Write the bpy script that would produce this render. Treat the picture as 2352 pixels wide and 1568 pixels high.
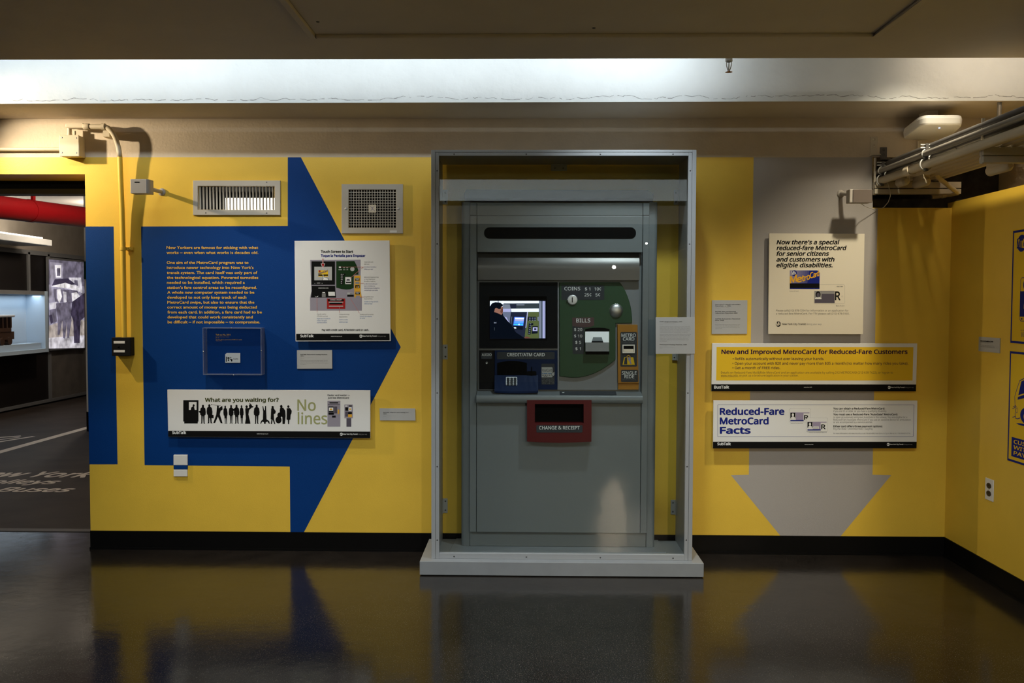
import bpy, bmesh, math, random
from mathutils import Vector, Matrix
random.seed(7)
for o in list(bpy.data.objects): bpy.data.objects.remove(o)
SC = bpy.context.scene; COL = SC.collection
# ------------------------------------------------------------------ camera
FOC, PIT, YAW, ROL, HCAM = 2081.7, 0.04009, 0.01778, 0.002916, 1.4298
DCAM = FOC / 400.0
_f = Vector((-math.sin(YAW) * math.cos(PIT), math.cos(YAW) * math.cos(PIT), -math.sin(PIT)))
_r = Vector((math.cos(YAW), math.sin(YAW), 0)); _u = _r.cross(_f)
RGT = math.cos(ROL) * _r + math.sin(ROL) * _u; UPV = -math.sin(ROL) * _r + math.cos(ROL) * _u; FWD = _f
CAM = Vector((0, -DCAM, HCAM))
cd = bpy.data.cameras.new('camera'); cam = bpy.data.objects.new('camera', cd); COL.objects.link(cam)
cam.matrix_world = Matrix(((RGT.x, UPV.x, -FWD.x, CAM.x), (RGT.y, UPV.y, -FWD.y, CAM.y), (RGT.z, UPV.z, -FWD.z, CAM.z), (0, 0, 0, 1)))
cd.sensor_width = 36; cd.lens = FOC * 36 / 2352; cd.clip_start = .05; cd.clip_end = 60
SC.camera = cam
# ------------------------------------------------------------------ world, light, exposure
SC.view_settings.view_transform = 'Standard'; SC.view_settings.look = 'None'
SC.view_settings.gamma = 1; SC.view_settings.use_curve_mapping = False
SC.view_settings.exposure = 0.3
wd = bpy.data.worlds.new('world'); SC.world = wd; wd.use_nodes = True
wd.node_tree.nodes['Background'].inputs[0].default_value = (1, .9, .75, 1)
wd.node_tree.nodes['Background'].inputs[1].default_value = 0.004

def spot(name, loc, target, watts, color, size=100, blend=.8, radius=.04):
    l = bpy.data.lights.new(name, 'SPOT'); o = bpy.data.objects.new(name, l); COL.objects.link(o)
    l.energy = watts; l.color = color; l.spot_size = math.radians(size); l.spot_blend = blend; l.shadow_soft_size = radius
    o.location = loc; d = Vector(target) - Vector(loc); o.rotation_euler = d.to_track_quat('-Z', 'Y').to_euler()
    return o
def bulb(name, loc, watts, color, radius=.06):
    l = bpy.data.lights.new(name, 'POINT'); o = bpy.data.objects.new(name, l); COL.objects.link(o)
    l.energy = watts; l.color = color; l.shadow_soft_size = radius; o.location = loc
    return o
def strip(name, loc, sx, sy, watts, color, rot=(0, 0, 0)):
    l = bpy.data.lights.new(name, 'AREA'); o = bpy.data.objects.new(name, l); COL.objects.link(o)
    l.shape = 'RECTANGLE'; l.size = sx; l.size_y = sy; l.energy = watts; l.color = color
    o.location = loc; o.rotation_euler = rot
    return o
COOL = (.84, .94, 1.0); NEUT = (1, .93, .82); WARM = (1, .78, .5)
# fluorescent strip with a reflector, up in the slot between ceiling and beam, washing the beam
a_ = strip('slot_tube', (-1.6, -1.12, 2.86), 5.2, .05, 6.8, COOL, (math.radians(78), 0, 0)); a_.data.spread = math.radians(75)
spot('beam_wash', (-1.95, -1.12, 2.95), (-1.95, -.4, 2.68), 4, (.92, .97, 1), 80, 1, .05)
spot('beam_wash', (.55, -1.12, 2.95), (.55, -.4, 2.68), 5, COOL, 80, 1, .05)
spot('beam_wash', (2.35, -1.12, 2.95), (2.35, -.4, 2.68), 12, (1, .80, .58), 80, 1, .05)
# spots in the slot pointing down at the exhibits
spot('slot_spot', (.62, -1.08, 2.98), (.42, -.15, .55), 84, COOL, 66, 1, .05)
spot('slot_spot', (-1.75, -1.08, 2.98), (-1.35, -.1, .5), 80, (.97, .97, .92), 66, 1, .05)
spot('slot_spot', (1.95, -1.08, 2.98), (1.95, -.1, .5), 98, (1, .88, .66), 74, 1, .05)
# warm track lamp on the left, beside the doorway
spot('track_lamp', (-3.38, -.57, 2.488), (-1.85, 0, 1.72), 92, (1, .81, .56), 90, .95, .022)
# tubes in the slots behind the photographer
strip('slot_tube', (-.3, -4.3, 2.98), 5.5, .12, 78, COOL)
strip('slot_tube', (-.3, -4.62, 2.74), 5.5, .12, 12, NEUT, (math.radians(30), 0, 0))  # extra tube, added lower and tilted to grade the light up the wall
strip('slot_tube', (-.3, -6.6, 2.98), 5.5, .12, 35, NEUT)
# warm exhibit lamps deeper in the room
spot('gallery_lamp', (1.41, -10.6, 2.06), (1.1, 0, .5), 330, (1, .80, .55), 17, 1, .026)
spot('gallery_lamp', (1.94, -10.6, 2.45), (-.9, 0, .5), 240, (1, .9, .75), 20, 1, .018)
# corridor beyond the doorway: unseen bulbs added to brighten it and the red pipe
bulb('corridor_fill', (-3.0, 1.9, 2.55), 30, (1, .84, .66), .1)
bulb('corridor_fill', (-5.4, 6.4, 2.5), 34, (1, .86, .7), .1)

# ------------------------------------------------------------------ helpers
def ray(px, py): return FWD + RGT * ((px - 1176) / FOC) - UPV * ((py - 784) / FOC)
def W(px, py, Y):
    d = ray(px, py); return CAM + d * ((Y - CAM.y) / d.y)
def WX(px, py, X):
    d = ray(px, py); return CAM + d * ((X - CAM.x) / d.x)
def WZ(px, py, Z):
    d = ray(px, py); return CAM + d * ((Z - CAM.z) / d.z)
def crop(x0, y0, s): return lambda cx, cy: (x0 + cx / s, y0 + cy / s)

MATS = {}
def mat(name, col, rough=.5, metal=0, bump=0, bscale=200, var=0, vscale=6, emit=0, spec=.5, coat=0, rvar=0):
    if name in MATS: return MATS[name]
    m = bpy.data.materials.new(name); m.use_nodes = True; nt = m.node_tree
    b = nt.nodes['Principled BSDF']; b.inputs['Base Color'].default_value = (*col, 1)
    b.inputs['Roughness'].default_value = rough; b.inputs['Metallic'].default_value = metal
    b.inputs['Specular IOR Level'].default_value = spec
    if coat: b.inputs['Coat Weight'].default_value = coat; b.inputs['Coat Roughness'].default_value = .1
    if emit:
        b.inputs['Emission Color'].default_value = (*col, 1); b.inputs['Emission Strength'].default_value = emit
    if bump or var or rvar: tc = nt.nodes.new('ShaderNodeTexCoord')
    if bump:
        n = nt.nodes.new('ShaderNodeTexNoise'); n.inputs['Scale'].default_value = bscale; n.inputs['Detail'].default_value = 3
        bp = nt.nodes.new('ShaderNodeBump'); bp.inputs['Strength'].default_value = bump; bp.inputs['Distance'].default_value = .004
        nt.links.new(tc.outputs['Object'], n.inputs['Vector']); nt.links.new(n.outputs['Fac'], bp.inputs['Height']); nt.links.new(bp.outputs['Normal'], b.inputs['Normal'])
    if var:
        n = nt.nodes.new('ShaderNodeTexNoise'); n.inputs['Scale'].default_value = vscale; n.inputs['Detail'].default_value = 6
        r = nt.nodes.new('ShaderNodeMapRange'); r.inputs[1].default_value = .3; r.inputs[2].default_value = .7; r.inputs[3].default_value = 1 - var; r.inputs[4].default_value = 1 + var
        mx = nt.nodes.new('ShaderNodeVectorMath'); mx.operation = 'SCALE'; mx.inputs[0].default_value = col
        nt.links.new(tc.outputs['Object'], n.inputs['Vector']); nt.links.new(n.outputs['Fac'], r.inputs[0]); nt.links.new(r.outputs[0], mx.inputs['Scale']); nt.links.new(mx.outputs[0], b.inputs['Base Color'])
    MATS[name] = m; return m

def glassmat(name, tint, ior=1.5, rough=0.0, edge_glint=None):
    m = bpy.data.materials.new(name); m.use_nodes = True; nt = m.node_tree; nt.nodes.clear()
    out = nt.nodes.new('ShaderNodeOutputMaterial'); mx = nt.nodes.new('ShaderNodeMixShader'); fr = nt.nodes.new('ShaderNodeFresnel')
    tr = nt.nodes.new('ShaderNodeBsdfTransparent'); gl = nt.nodes.new('ShaderNodeBsdfGlossy')
    gm = nt.nodes.new('ShaderNodeNewGeometry'); ir = nt.nodes.new('ShaderNodeMapRange'); ir.inputs[3].default_value = ior; ir.inputs[4].default_value = 1 / ior   # same angle on entering and leaving
    nt.links.new(gm.outputs['Backfacing'], ir.inputs[0]); nt.links.new(ir.outputs[0], fr.inputs['IOR']); tr.inputs[0].default_value = (*tint, 1); gl.inputs['Roughness'].default_value = rough
    nt.links.new(fr.outputs[0], mx.inputs[0]); nt.links.new(tr.outputs[0], mx.inputs[1]); nt.links.new(gl.outputs[0], mx.inputs[2]); 
    if edge_glint:   # edge highlight: pale diffuse colour mixed in for the glint
        df = nt.nodes.new('ShaderNodeBsdfDiffuse'); df.inputs[0].default_value = (*edge_glint[1], 1); m2 = nt.nodes.new('ShaderNodeMixShader'); m2.inputs[0].default_value = edge_glint[0]
        nt.links.new(mx.outputs[0], m2.inputs[1]); nt.links.new(df.outputs[0], m2.inputs[2]); nt.links.new(m2.outputs[0], out.inputs[0])
    else: nt.links.new(mx.outputs[0], out.inputs[0])
    MATS[name] = m; return m

# ---- text
TC = bpy.data.curves.new('type', 'FONT'); TO = bpy.data.objects.new('type', TC); COL.objects.link(TO)
TCACHE = {}
GROTESK = HUMANIST = TC.font
try: GROTESK = bpy.data.fonts.load(bpy.utils.system_resource('DATAFILES', path='fonts') + '/NotoSansHebrew-Regular.woff2')   # a plain sans bundled with Blender
except Exception: pass
FACE = [GROTESK]
def glyphs(s, bold=0.0, shear=0.0):
    k = (s, bold, shear, FACE[0].name)
    if k in TCACHE: return TCACHE[k]
    TC.font = FACE[0]; TC.body = s; TC.offset = bold; TC.shear = shear; TC.resolution_u = 2; TC.size = 1; TC.fill_mode = 'FRONT'
    bpy.context.view_layer.update()
    ev = TO.evaluated_get(bpy.context.evaluated_depsgraph_get()); me = ev.to_mesh()
    v = [(p.co.x, p.co.y) for p in me.vertices]; f = [tuple(p.vertices) for p in me.polygons]
    ev.to_mesh_clear()
    TCACHE[k] = (v, f); return TCACHE[k]
def caph(): return max(y for x, y in glyphs('H')[0])

class B:
    def __init__(s): s.v = []; s.f = []; s.mi = []; s.sm = []; s.ms = []
    def m(s, mt):
        if mt not in s.ms: s.ms.append(mt)
        return s.ms.index(mt)
    def add(s, vs, fs, mt, smooth=False):
        o = len(s.v); s.v += [Vector(v) for v in vs]; k = s.m(mt)
        for f in fs: s.f.append([i + o for i in f]); s.mi.append(k); s.sm.append(smooth)
        return s
    def box(s, x0, x1, y0, y1, z0, z1, mt):
        x0, x1 = sorted((x0, x1)); y0, y1 = sorted((y0, y1)); z0, z1 = sorted((z0, z1))
        vs = [(x, y, z) for z in (z0, z1) for y in (y0, y1) for x in (x0, x1)]
        return s.add(vs, [(0, 2, 3, 1), (4, 5, 7, 6), (0, 1, 5, 4), (2, 6, 7, 3), (0, 4, 6, 2), (1, 3, 7, 5)], mt)
    def prism(s, pts, vec, mt, side=None):
        n = len(pts); vec = Vector(vec); a = [Vector(p) for p in pts]; b = [p + vec for p in a]
        s.add(a, [tuple(range(n))], mt); s.add(b, [tuple(reversed(range(n)))], mt)
        s.add(a + b, [(i, i + n, (i + 1) % n + n, (i + 1) % n) for i in range(n)], side or mt); return s
    def tube(s, path, r, mt, n=12, caps=True):
        P = [Vector(p) for p in path]; rs = r if isinstance(r, (list, tuple)) else [r] * len(P); rings = []; prev = None
        for i, p in enumerate(P):
            t = ((P[min(i + 1, len(P) - 1)] - P[max(i - 1, 0)])).normalized()
            a = prev if prev else (Vector((0, 0, 1)) if abs(t.z) < .9 else Vector((1, 0, 0)))
            a = (a - t * a.dot(t)).normalized(); prev = a; b = t.cross(a)
            rings.append([p + (a * math.cos(q) + b * math.sin(q)) * rs[i] for q in [2 * math.pi * k / n for k in range(n)]])
        vs = [v for R in rings for v in R]; fs = []
        for i in range(len(P) - 1):
            for k in range(n): fs.append((i * n + k, i * n + (k + 1) % n, (i + 1) * n + (k + 1) % n, (i + 1) * n + k))
        s.add(vs, fs, mt, True)
        if caps: s.add(rings[0], [tuple(reversed(range(n)))], mt); s.add(rings[-1], [tuple(range(n))], mt)
        return s
    def lathe(s, prof, c, axis, mt, n=24):
        ax = Vector(axis).normalized(); a = Vector((0, 0, 1)) if abs(ax.z) < .9 else Vector((1, 0, 0)); a = (a - ax * a.dot(ax)).normalized(); b = ax.cross(a); c = Vector(c)
        vs = [c + ax * h + (a * math.cos(q) + b * math.sin(q)) * r for r, h in prof for q in [2 * math.pi * k / n for k in range(n)]]
        fs = [(i * n + k, i * n + (k + 1) % n, (i + 1) * n + (k + 1) % n, (i + 1) * n + k) for i in range(len(prof) - 1) for k in range(n)]
        return s.add(vs, fs, mt, True)
    # flat print: coordinates through a mapping M(u, v, layer) -> world
    def poly(s, M, pts, mt, lay=1): return s.add([M(u, v, lay) for u, v in pts], [tuple(range(len(pts)))], mt)
    def rect(s, M, u0, v0, u1, v1, mt, lay=1): return s.poly(M, [(u0, v0), (u1, v0), (u1, v1), (u0, v1)], mt, lay)
    def disc(s, M, u, v, ru, rv, mt, lay=1, n=24): return s.poly(M, [(u + ru * math.cos(2 * math.pi * k / n), v + rv * math.sin(2 * math.pi * k / n)) for k in range(n)], mt, lay)
    def line(s, M, u0, v0, u1, v1, w, mt, lay=1):
        L = math.hypot(u1 - u0, v1 - v0) or 1; nx, ny = -(v1 - v0) / L * w / 2, (u1 - u0) / L * w / 2
        return s.poly(M, [(u0 + nx, v0 + ny), (u1 + nx, v1 + ny), (u1 - nx, v1 - ny), (u0 - nx, v0 - ny)], mt, lay)
    def text(s, M, t, u0, vb, cap, mt, width=None, bold=0.0, shear=0.0, lay=2, align='l', rise=0):
        vs, fs = glyphs(t, min(bold, 0), shear)
        if not vs: return s
        xa = min(v[0] for v in vs); xb = max(v[0] for v in vs); k = cap / caph()
        kx = width / (xb - xa) if width else k; wd_ = (xb - xa) * kx
        off = u0 - (wd_ / 2 if align == 'c' else (wd_ if align == 'r' else 0))
        q = bold * .9; e = q * .7
        for n, (dx, dy) in enumerate(((0, 0),) + (((q, 0), (-q, 0), (0, q), (0, -q), (e, e), (-e, e), (e, -e), (-e, -e)) if bold > 0 else ())):   # heavy type: the letter printed over itself
            s.add([M(off + (x + dx - xa) * kx, vb - (y + dy) * k - rise * (x - xa) / (xb - xa), lay + n * .15) for x, y in vs], fs, mt)
        return s
    def braille(s, M, u0, v0, u1, v1, mt, lay=2, seed=1):
        rnd = random.Random(seed); h = (v1 - v0); st = h * .95; u = u0
        while u + h * .5 <= u1:
            for c in range(2):
                for r in range(3):
                    if rnd.random() < .5: s.rect(M, u + c * h * .36, v0 + r * h * .36, u + c * h * .36 + h * .2, v0 + r * h * .36 + h * .2, mt, lay)
            u += st
        return s
    def build(s, name, parent=None, bevel=0, seg=2, label=None, smooth=False):
        lo = Vector([min(v[i] for v in s.v) for i in range(3)]); hi = Vector([max(v[i] for v in s.v) for i in range(3)])
        org = Vector(((lo.x + hi.x) / 2, (lo.y + hi.y) / 2, lo.z))
        me = bpy.data.meshes.new(name); me.from_pydata([v - org for v in s.v], [], s.f)
        for mt in s.ms: me.materials.append(MATS[mt] if isinstance(mt, str) else mt)
        me.polygons.foreach_set('material_index', s.mi); me.polygons.foreach_set('use_smooth', [bool(x) or smooth for x in s.sm]); me.update()
        o = bpy.data.objects.new(name, me); COL.objects.link(o); o.location = org
        if parent: o.parent = parent; o.location = org - wloc(parent)
        if bevel:
            bm = bmesh.new(); bm.from_mesh(me); bmesh.ops.remove_doubles(bm, verts=bm.verts, dist=1e-6); bmesh.ops.recalc_face_normals(bm, faces=bm.faces); bm.to_mesh(me); bm.free()
            md = o.modifiers.new('bevel', 'BEVEL'); md.width = bevel; md.segments = seg; md.limit_method = 'ANGLE'; md.angle_limit = math.radians(40)
        if label: o['label'] = label
        return o
def wloc(o):
    p = Vector(o.location)
    while o.parent: o = o.parent; p += Vector(o.location)
    return p
def tag(o, label, cat, group=None, kind=None):
    o['label'] = label; o['category'] = cat
    if group: o['group'] = group
    if kind: o['kind'] = kind
    return o
ROOTS = []
def thing(name, label, cat, group=None):
    o = bpy.data.objects.new(name, None); COL.objects.link(o); o.empty_display_size = .05; ROOTS.append(o); return tag(o, label, cat, group)
def struct(o): o['kind'] = 'structure'; return o
def sheet(Y): return lambda u, v, lay=0: W(u, v, Y - lay * .0002)
def quadboard(c4, Y, th, mt, side=None):
    """board whose front face has the four given pixel corners (TL,TR,BR,BL) on plane Y, th thick towards the wall"""
    return B().prism([W(x, y, Y) for x, y in c4], (0, th, 0), mt, side)

# ------------------------------------------------------------------ materials
mat('yellow', (.82, .54, .055), .45, bump=.12, bscale=240, var=.03)
mat('cream', (.60, .51, .39), .6, bump=.28, bscale=70, var=.05, vscale=9)
mat('blue', (.001, .040, .20), .5, spec=.15, bump=.12, bscale=240)
mat('greypaint', (.41, .385, .365), .45, bump=.12, bscale=240)
mat('beamwhite', (.80, .83, .83), .55, bump=.9, bscale=22, var=.03)
mat('ceilpaint', (.66, .585, .48), .65, bump=.3, bscale=30, var=.04, vscale=3)
mat('basebl', (.004, .004, .004), .4, spec=.12)
mat('casegrey', (.345, .365, .385), .4, bump=.1, bscale=300)
mat('plinthgrey', (.275, .295, .315), .42, var=.06, vscale=9)
mat('mgrey', (.19, .21, .22), .42, bump=.12, bscale=500)
mat('mgrey_dark', (.10, .115, .125), .45)
mat('steel', (.62, .63, .64), .42, 1)
mat('chrome', (.72, .74, .76), .18, 1)
mat('bracket', (.52, .52, .50), .4, .35)
mat('screw', (.12, .12, .12), .4, 1)
mat('black', (.004, .004, .0045), .5, spec=.08)
mat('blackmatte', (.004, .004, .004), .9, spec=.1)
mat('bezel', (.006, .0075, .01), .42, spec=.1)
mat('green', (.034, .082, .04), .45, spec=.3, bump=.1, bscale=500)
mat('orange', (.43, .19, .022), .45, spec=.3)
mat('red', (.11, .008, .01), .45, spec=.25)
mat('navy', (.004, .016, .066), .4, spec=.15)
mat('labelgrey', (.038, .044, .054), .5, spec=.3)
mat('labelred', (.09, .045, .05), .5)
mat('ink_white', (.90, .92, .92), .5, spec=.08)
mat('ink_black', (.006, .006, .006), .6, spec=.08)
mat('ink_grey', (.16, .16, .16), .6, spec=.08)
mat('ink_mid', (.3, .3, .3), .6, spec=.08)
mat('ink_blue', (.012, .022, .22), .6, spec=.08)
mat('ink_sky', (.05, .17, .42), .6, spec=.08)
mat('ink_red', (.35, .02, .02), .6, spec=.08)
mat('ink_pink', (.55, .2, .18), .6, spec=.08)
mat('ink_yellow', (.85, .55, .03), .6, spec=.08)
mat('ink_orange', (.78, .42, .04), .6, spec=.08)
mat('ink_olive', (.36, .38, .17), .6, spec=.08)
mat('ink_darkolive', (.05, .06, .008), .6, spec=.08)
mat('ink_purple', (.025, .004, .05), .6, spec=.08)
mat('ink_lilac', (.36, .31, .45), .6, spec=.08)
mat('ink_machine', (.32, .30, .36), .6, spec=.08)
mat('ink_machine_dark', (.10, .09, .12), .6, spec=.08)
mat('ink_dgreen', (.012, .04, .012), .6, spec=.08)
mat('walltext', (.86, .50, .06), .6)
mat('paper', (.80, .81, .80), .55)
mat('paper_cream', (.80, .74, .60), .55)
mat('paper_grey', (.46, .47, .47), .6)
mat('ventpaint', (.52, .49, .43), .5, var=.04)
mat('beigeplastic', (.50, .46, .40), .5)
mat('silverplastic', (.46, .45, .44), .4)
mat('whiteplastic', (.76, .76, .73), .4)
mat('pipecream', (.62, .54, .40), .5, var=.06)
mat('pipegrey', (.25, .23, .2), .45, .3)
mat('pipedark', (.07, .065, .06), .5)
mat('strutcream', (.50, .45, .36), .5)
mat('redpipe', (.38, .008, .012), .3)
mat('brass', (.35, .16, .06), .35, 1)
mat('frame_grey', (.20, .20, .2), .5)
mat('darkpanel', (.012, .009, .008), .5)
mat('corrwall', (.30, .26, .21), .7, var=.08)
mat('corrceil', (.45, .43, .40), .7)
mat('concrete', (.16, .14, .12), .8, var=.2, vscale=5)
mat('floorline', (.72, .65, .57), .5, var=.1)
mat('thresh', (.10, .09, .085), .5)
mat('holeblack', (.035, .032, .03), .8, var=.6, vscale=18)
mat('wirewhite', (.6, .56, .5), .5)
mat('led', (.25, .45, 1.0), .4, emit=9)
mat('lit', (1, .93, .8), .4, emit=2.6)
mat('skin', (.35, .2, .15), .6)
glassmat('pane', (.925, .945, .935))
glassmat('acrylic', (.93, .95, .97), 1.45)
glassmat('acryledge', (.80, .85, .92), 1.5, .08, (.22, (.45, .5, .62)))

def floor_mat():
    m = bpy.data.materials.new('floor'); m.use_nodes = True; nt = m.node_tree; N = nt.nodes; L = nt.links
    b = N['Principled BSDF']; tc = N.new('ShaderNodeTexCoord')
    def noise(sc, det=5, vec=None):
        n = N.new('ShaderNodeTexNoise'); n.inputs['Scale'].default_value = sc; n.inputs['Detail'].default_value = det
        L.new(vec or tc.outputs['Object'], n.inputs['Vector']); return n.outputs['Fac']
    def rng(src, a, bb, c, d):
        r = N.new('ShaderNodeMapRange'); r.inputs[1].default_value = a; r.inputs[2].default_value = bb; r.inputs[3].default_value = c; r.inputs[4].default_value = d; L.new(src, r.inputs[0]); return r.outputs[0]
    def math_(op, a, bb):
        n = N.new('ShaderNodeMath'); n.operation = op
        for i, q in enumerate((a, bb)):
            if isinstance(q, (int, float)): n.inputs[i].default_value = q
            else: L.new(q, n.inputs[i])
        return n.outputs[0]
    mp = N.new('ShaderNodeMapping'); mp.inputs['Scale'].default_value = (1, 7, 1); mp.inputs['Rotation'].default_value = (0, 0, .5); L.new(tc.outputs['Object'], mp.inputs['Vector'])
    blot = noise(1.6); fine = noise(190, 2); scr = noise(38, 6, mp.outputs[0]); mid = noise(7)
    fleck = rng(fine, .60, .66, 0, 1)
    base = rng(mid, .3, .7, .7, 1.3)
    mul = math_('ADD', base, math_('MULTIPLY', fleck, 5.0))
    mul = math_('ADD', mul, math_('MULTIPLY', rng(scr, .64, .8, 0, 1), 1.2))
    vm = N.new('ShaderNodeVectorMath'); vm.operation = 'SCALE'; vm.inputs[0].default_value = (.0135, .011, .0092); L.new(mul, vm.inputs['Scale']); L.new(vm.outputs[0], b.inputs['Base Color'])
    ro = math_('ADD', rng(blot, .3, .7, .10, .17), math_('MULTIPLY', rng(scr, .45, .8, 0, 1), .10)); L.new(ro, b.inputs['Roughness'])
    bp = N.new('ShaderNodeBump'); bp.inputs['Strength'].default_value = .35; bp.inputs['Distance'].default_value = .0022; L.new(math_('ADD', noise(11, 5), math_('MULTIPLY', noise(150, 2), .12)), bp.inputs['Height']); L.new(bp.outputs[0], b.inputs['Normal'])
    b.inputs['Specular IOR Level'].default_value = .33
    MATS['floor'] = m
floor_mat()

# ------------------------------------------------------------------ setting
ZB = 2.491                                  # underside of beam and ceiling
XD, XR = -2.553, 2.397                      # door edge, corner with the right wall
ZP, ZBASE = 2.272, .107
mat('corridor_floor', (.045, .034, .027), .55, spec=.15, var=.3, vscale=3)
YT_ = WZ(0, 1218, 0).y
struct(B().add([(-9, -13, 0), (6, -13, 0), (6, YT_, 0), (-9, YT_, 0)], [(0, 1, 2, 3)], 'floor').build('floor'))
struct(B().add([(-9, YT_, 0), (6, YT_, 0), (6, 14, 0), (-9, 14, 0)], [(0, 1, 2, 3)], 'corridor_floor').build('floor'))

v1 = crop(430, 390, 4.523)
def rectw(c, x0, y0, x1, y1, Y=0):
    a = W(*c(x0, y0), Y); b = W(*c(x1, y1), Y); return a.x, b.x, b.z, a.z
V1 = rectw(v1, 110, 168, 908, 413); V2 = rectw(v1, 1676, 205, 2168, 600)
HX0, HZ0 = W(2005, 420, 0).x, W(2090, 477, 0).z
holes = [(-7, XD, -1, 2.175), V1, V2, (HX0, 9, HZ0, ZP)]
def wall_holes(b, xs, zs, y0, y1, holes, matf):
    xs = sorted(set(xs + [h[i] for h in holes for i in (0, 1) if xs[0] < h[i] < xs[-1]])); zs = sorted(set(zs + [h[i] for h in holes for i in (2, 3) if zs[0] < h[i] < zs[-1]]))
    inh = lambda x, z: any(h[0] < x < h[1] and h[2] < z < h[3] for h in holes)
    nx, nz = len(xs) - 1, len(zs) - 1
    sol = [[not inh((xs[i] + xs[i + 1]) / 2, (zs[j] + zs[j + 1]) / 2) for j in range(nz)] for i in range(nx)]
    for i in range(nx):
        for j in range(nz):
            if not sol[i][j]: continue
            xa, xb, za, zb = xs[i], xs[i + 1], zs[j], zs[j + 1]; m = matf((za + zb) / 2)
            b.add([(xa, y0, za), (xb, y0, za), (xb, y0, zb), (xa, y0, zb)], [(0, 1, 2, 3)], m)
            b.add([(xa, y1, za), (xb, y1, za), (xb, y1, zb), (xa, y1, zb)], [(3, 2, 1, 0)], m)
            for (di, dj, q) in ((-1, 0, [(xa, y0, za), (xa, y0, zb), (xa, y1, zb), (xa, y1, za)]), (1, 0, [(xb, y0, za), (xb, y1, za), (xb, y1, zb), (xb, y0, zb)]), (0, -1, [(xa, y0, za), (xa, y1, za), (xb, y1, za), (xb, y0, za)]), (0, 1, [(xa, y0, zb), (xb, y0, zb), (xb, y1, zb), (xa, y1, zb)])):
                ii, jj = i + di, j + dj
                if not (0 <= ii < nx and 0 <= jj < nz) or not sol[ii][jj]: b.add(q, [(0, 1, 2, 3)], m)
wb = B(); wall_holes(wb, [-6.2, 3.3], [0, ZP, 3.1], 0, .28, holes, lambda z: 'yellow' if z < ZP else 'cream')
S = sheet(0)
for pts, mt in (([(196, 520), (261, 520), (270, 1066), (205, 1066)], 'blue'),
                ([(324, 520), (661, 519), (661, 361), (691, 361), (920.5, 797), (696, 1226), (667, 1226), (665.5, 1071), (332, 1068)], 'blue'),
                ([(1731, 361), (2004.5, 361), (2004.5, 478), (2016, 478), (2004, 1090), (2047, 1091), (1930, 1232), (1794, 1232), (1679, 1091), (1720, 1090)], 'greypaint')):
    wb.poly(S, pts, mt, 1)
struct(wb.build('wall_back'))
# small raised paint lip under the cream band and beam
# right wall with the chase above it
ZR = 2.019
wr = B(); wr.box(XR, XR + .16, -12.5, .14, 0, ZR, 'yellow'); struct(wr.build('wall_right'))
wc = B(); wc.box(2.8, 2.9, -12.5, .28, 0, 3.1, 'cream'); struct(wc.build('wall_chase'))
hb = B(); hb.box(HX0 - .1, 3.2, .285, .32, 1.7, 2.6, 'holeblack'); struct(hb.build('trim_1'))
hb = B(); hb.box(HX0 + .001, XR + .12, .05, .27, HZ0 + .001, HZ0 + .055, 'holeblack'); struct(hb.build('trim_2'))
bs = B(); bs.box(XD, XR, -.006, 0, 0, ZBASE, 'basebl'); bs.box(XD, XR, -.016, 0, 0, .012, 'basebl'); struct(bs.build('baseboard_back'))
bs = B(); bs.box(XR - .006, XR, -12.5, -.006, 0, ZBASE, 'basebl'); bs.box(XR - .016, XR, -12.5, -.016, 0, .012, 'basebl'); struct(bs.build('baseboard_right'))
# ceiling: soffit, beams, slab above
so = B(); so.box(-6.2, 3.2, -3.32, -1.25, ZB, 2.58, 'ceilpaint')
so.box(-6.2, 3.2, -12.5, -8.0, ZB, 2.58, 'ceilpaint')
struct(so.build('ceiling'))
# trapezoid edge of first soffit follows the photo: left end a touch nearer
bb = B(); bb.prism([(-6.2, -.36, ZB), (3.2, -.44, ZB), (3.2, -.002, ZB), (-6.2, -.002, ZB)], (0, 0, .6), 'beamwhite')
bb.f[0], bb.mi[0] = bb.f[0], bb.m('ceilpaint')
beam1 = struct(bb.build('trim_3'))
for n, (ya, yb) in enumerate(((-5.34, -4.89), (-8.0, -7.53))):
    q = B(); q.box(-6.2, 3.2, ya, yb, ZB, 3.1, 'beamwhite'); struct(q.build('trim_%d' % (4 + n)))
sl = B(); sl.box(-6.2, 3.3, -12.5, .28, 3.1, 3.2, 'ceilpaint'); struct(sl.build('ceiling'))
fw = B(); fw.box(-6.2, 3.3, -12.6, -12.5, 0, 3.2, 'corrwall'); struct(fw.build('wall_front'))
fw = B(); fw.box(-6.3, -6.2, -12.5, .28, 0, 3.2, 'corrwall'); struct(fw.build('wall_left'))
# plaster crack along the lower edge of the beam
ck = B(); x = -2.75; z = ZB + .022
while x < 2.7:
    nx = x + random.uniform(.006, .022); nz = min(max(z + random.uniform(-.006, .006), ZB + .014), ZB + .034)
    yb = lambda q: -.36 - (q + 6.2) * .08 / 9.4 - .0006
    if random.random() < .85:
        w = random.uniform(.0008, .0026); ck.add([(x, yb(x), z - w), (nx, yb(nx), nz - w), (nx, yb(nx), nz + w * .3), (x, yb(x), z + w * .3)], [(0, 1, 2, 3)], 'ink_mid')
    x, z = nx, nz
ob = ck.build('crack', beam1)
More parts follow.
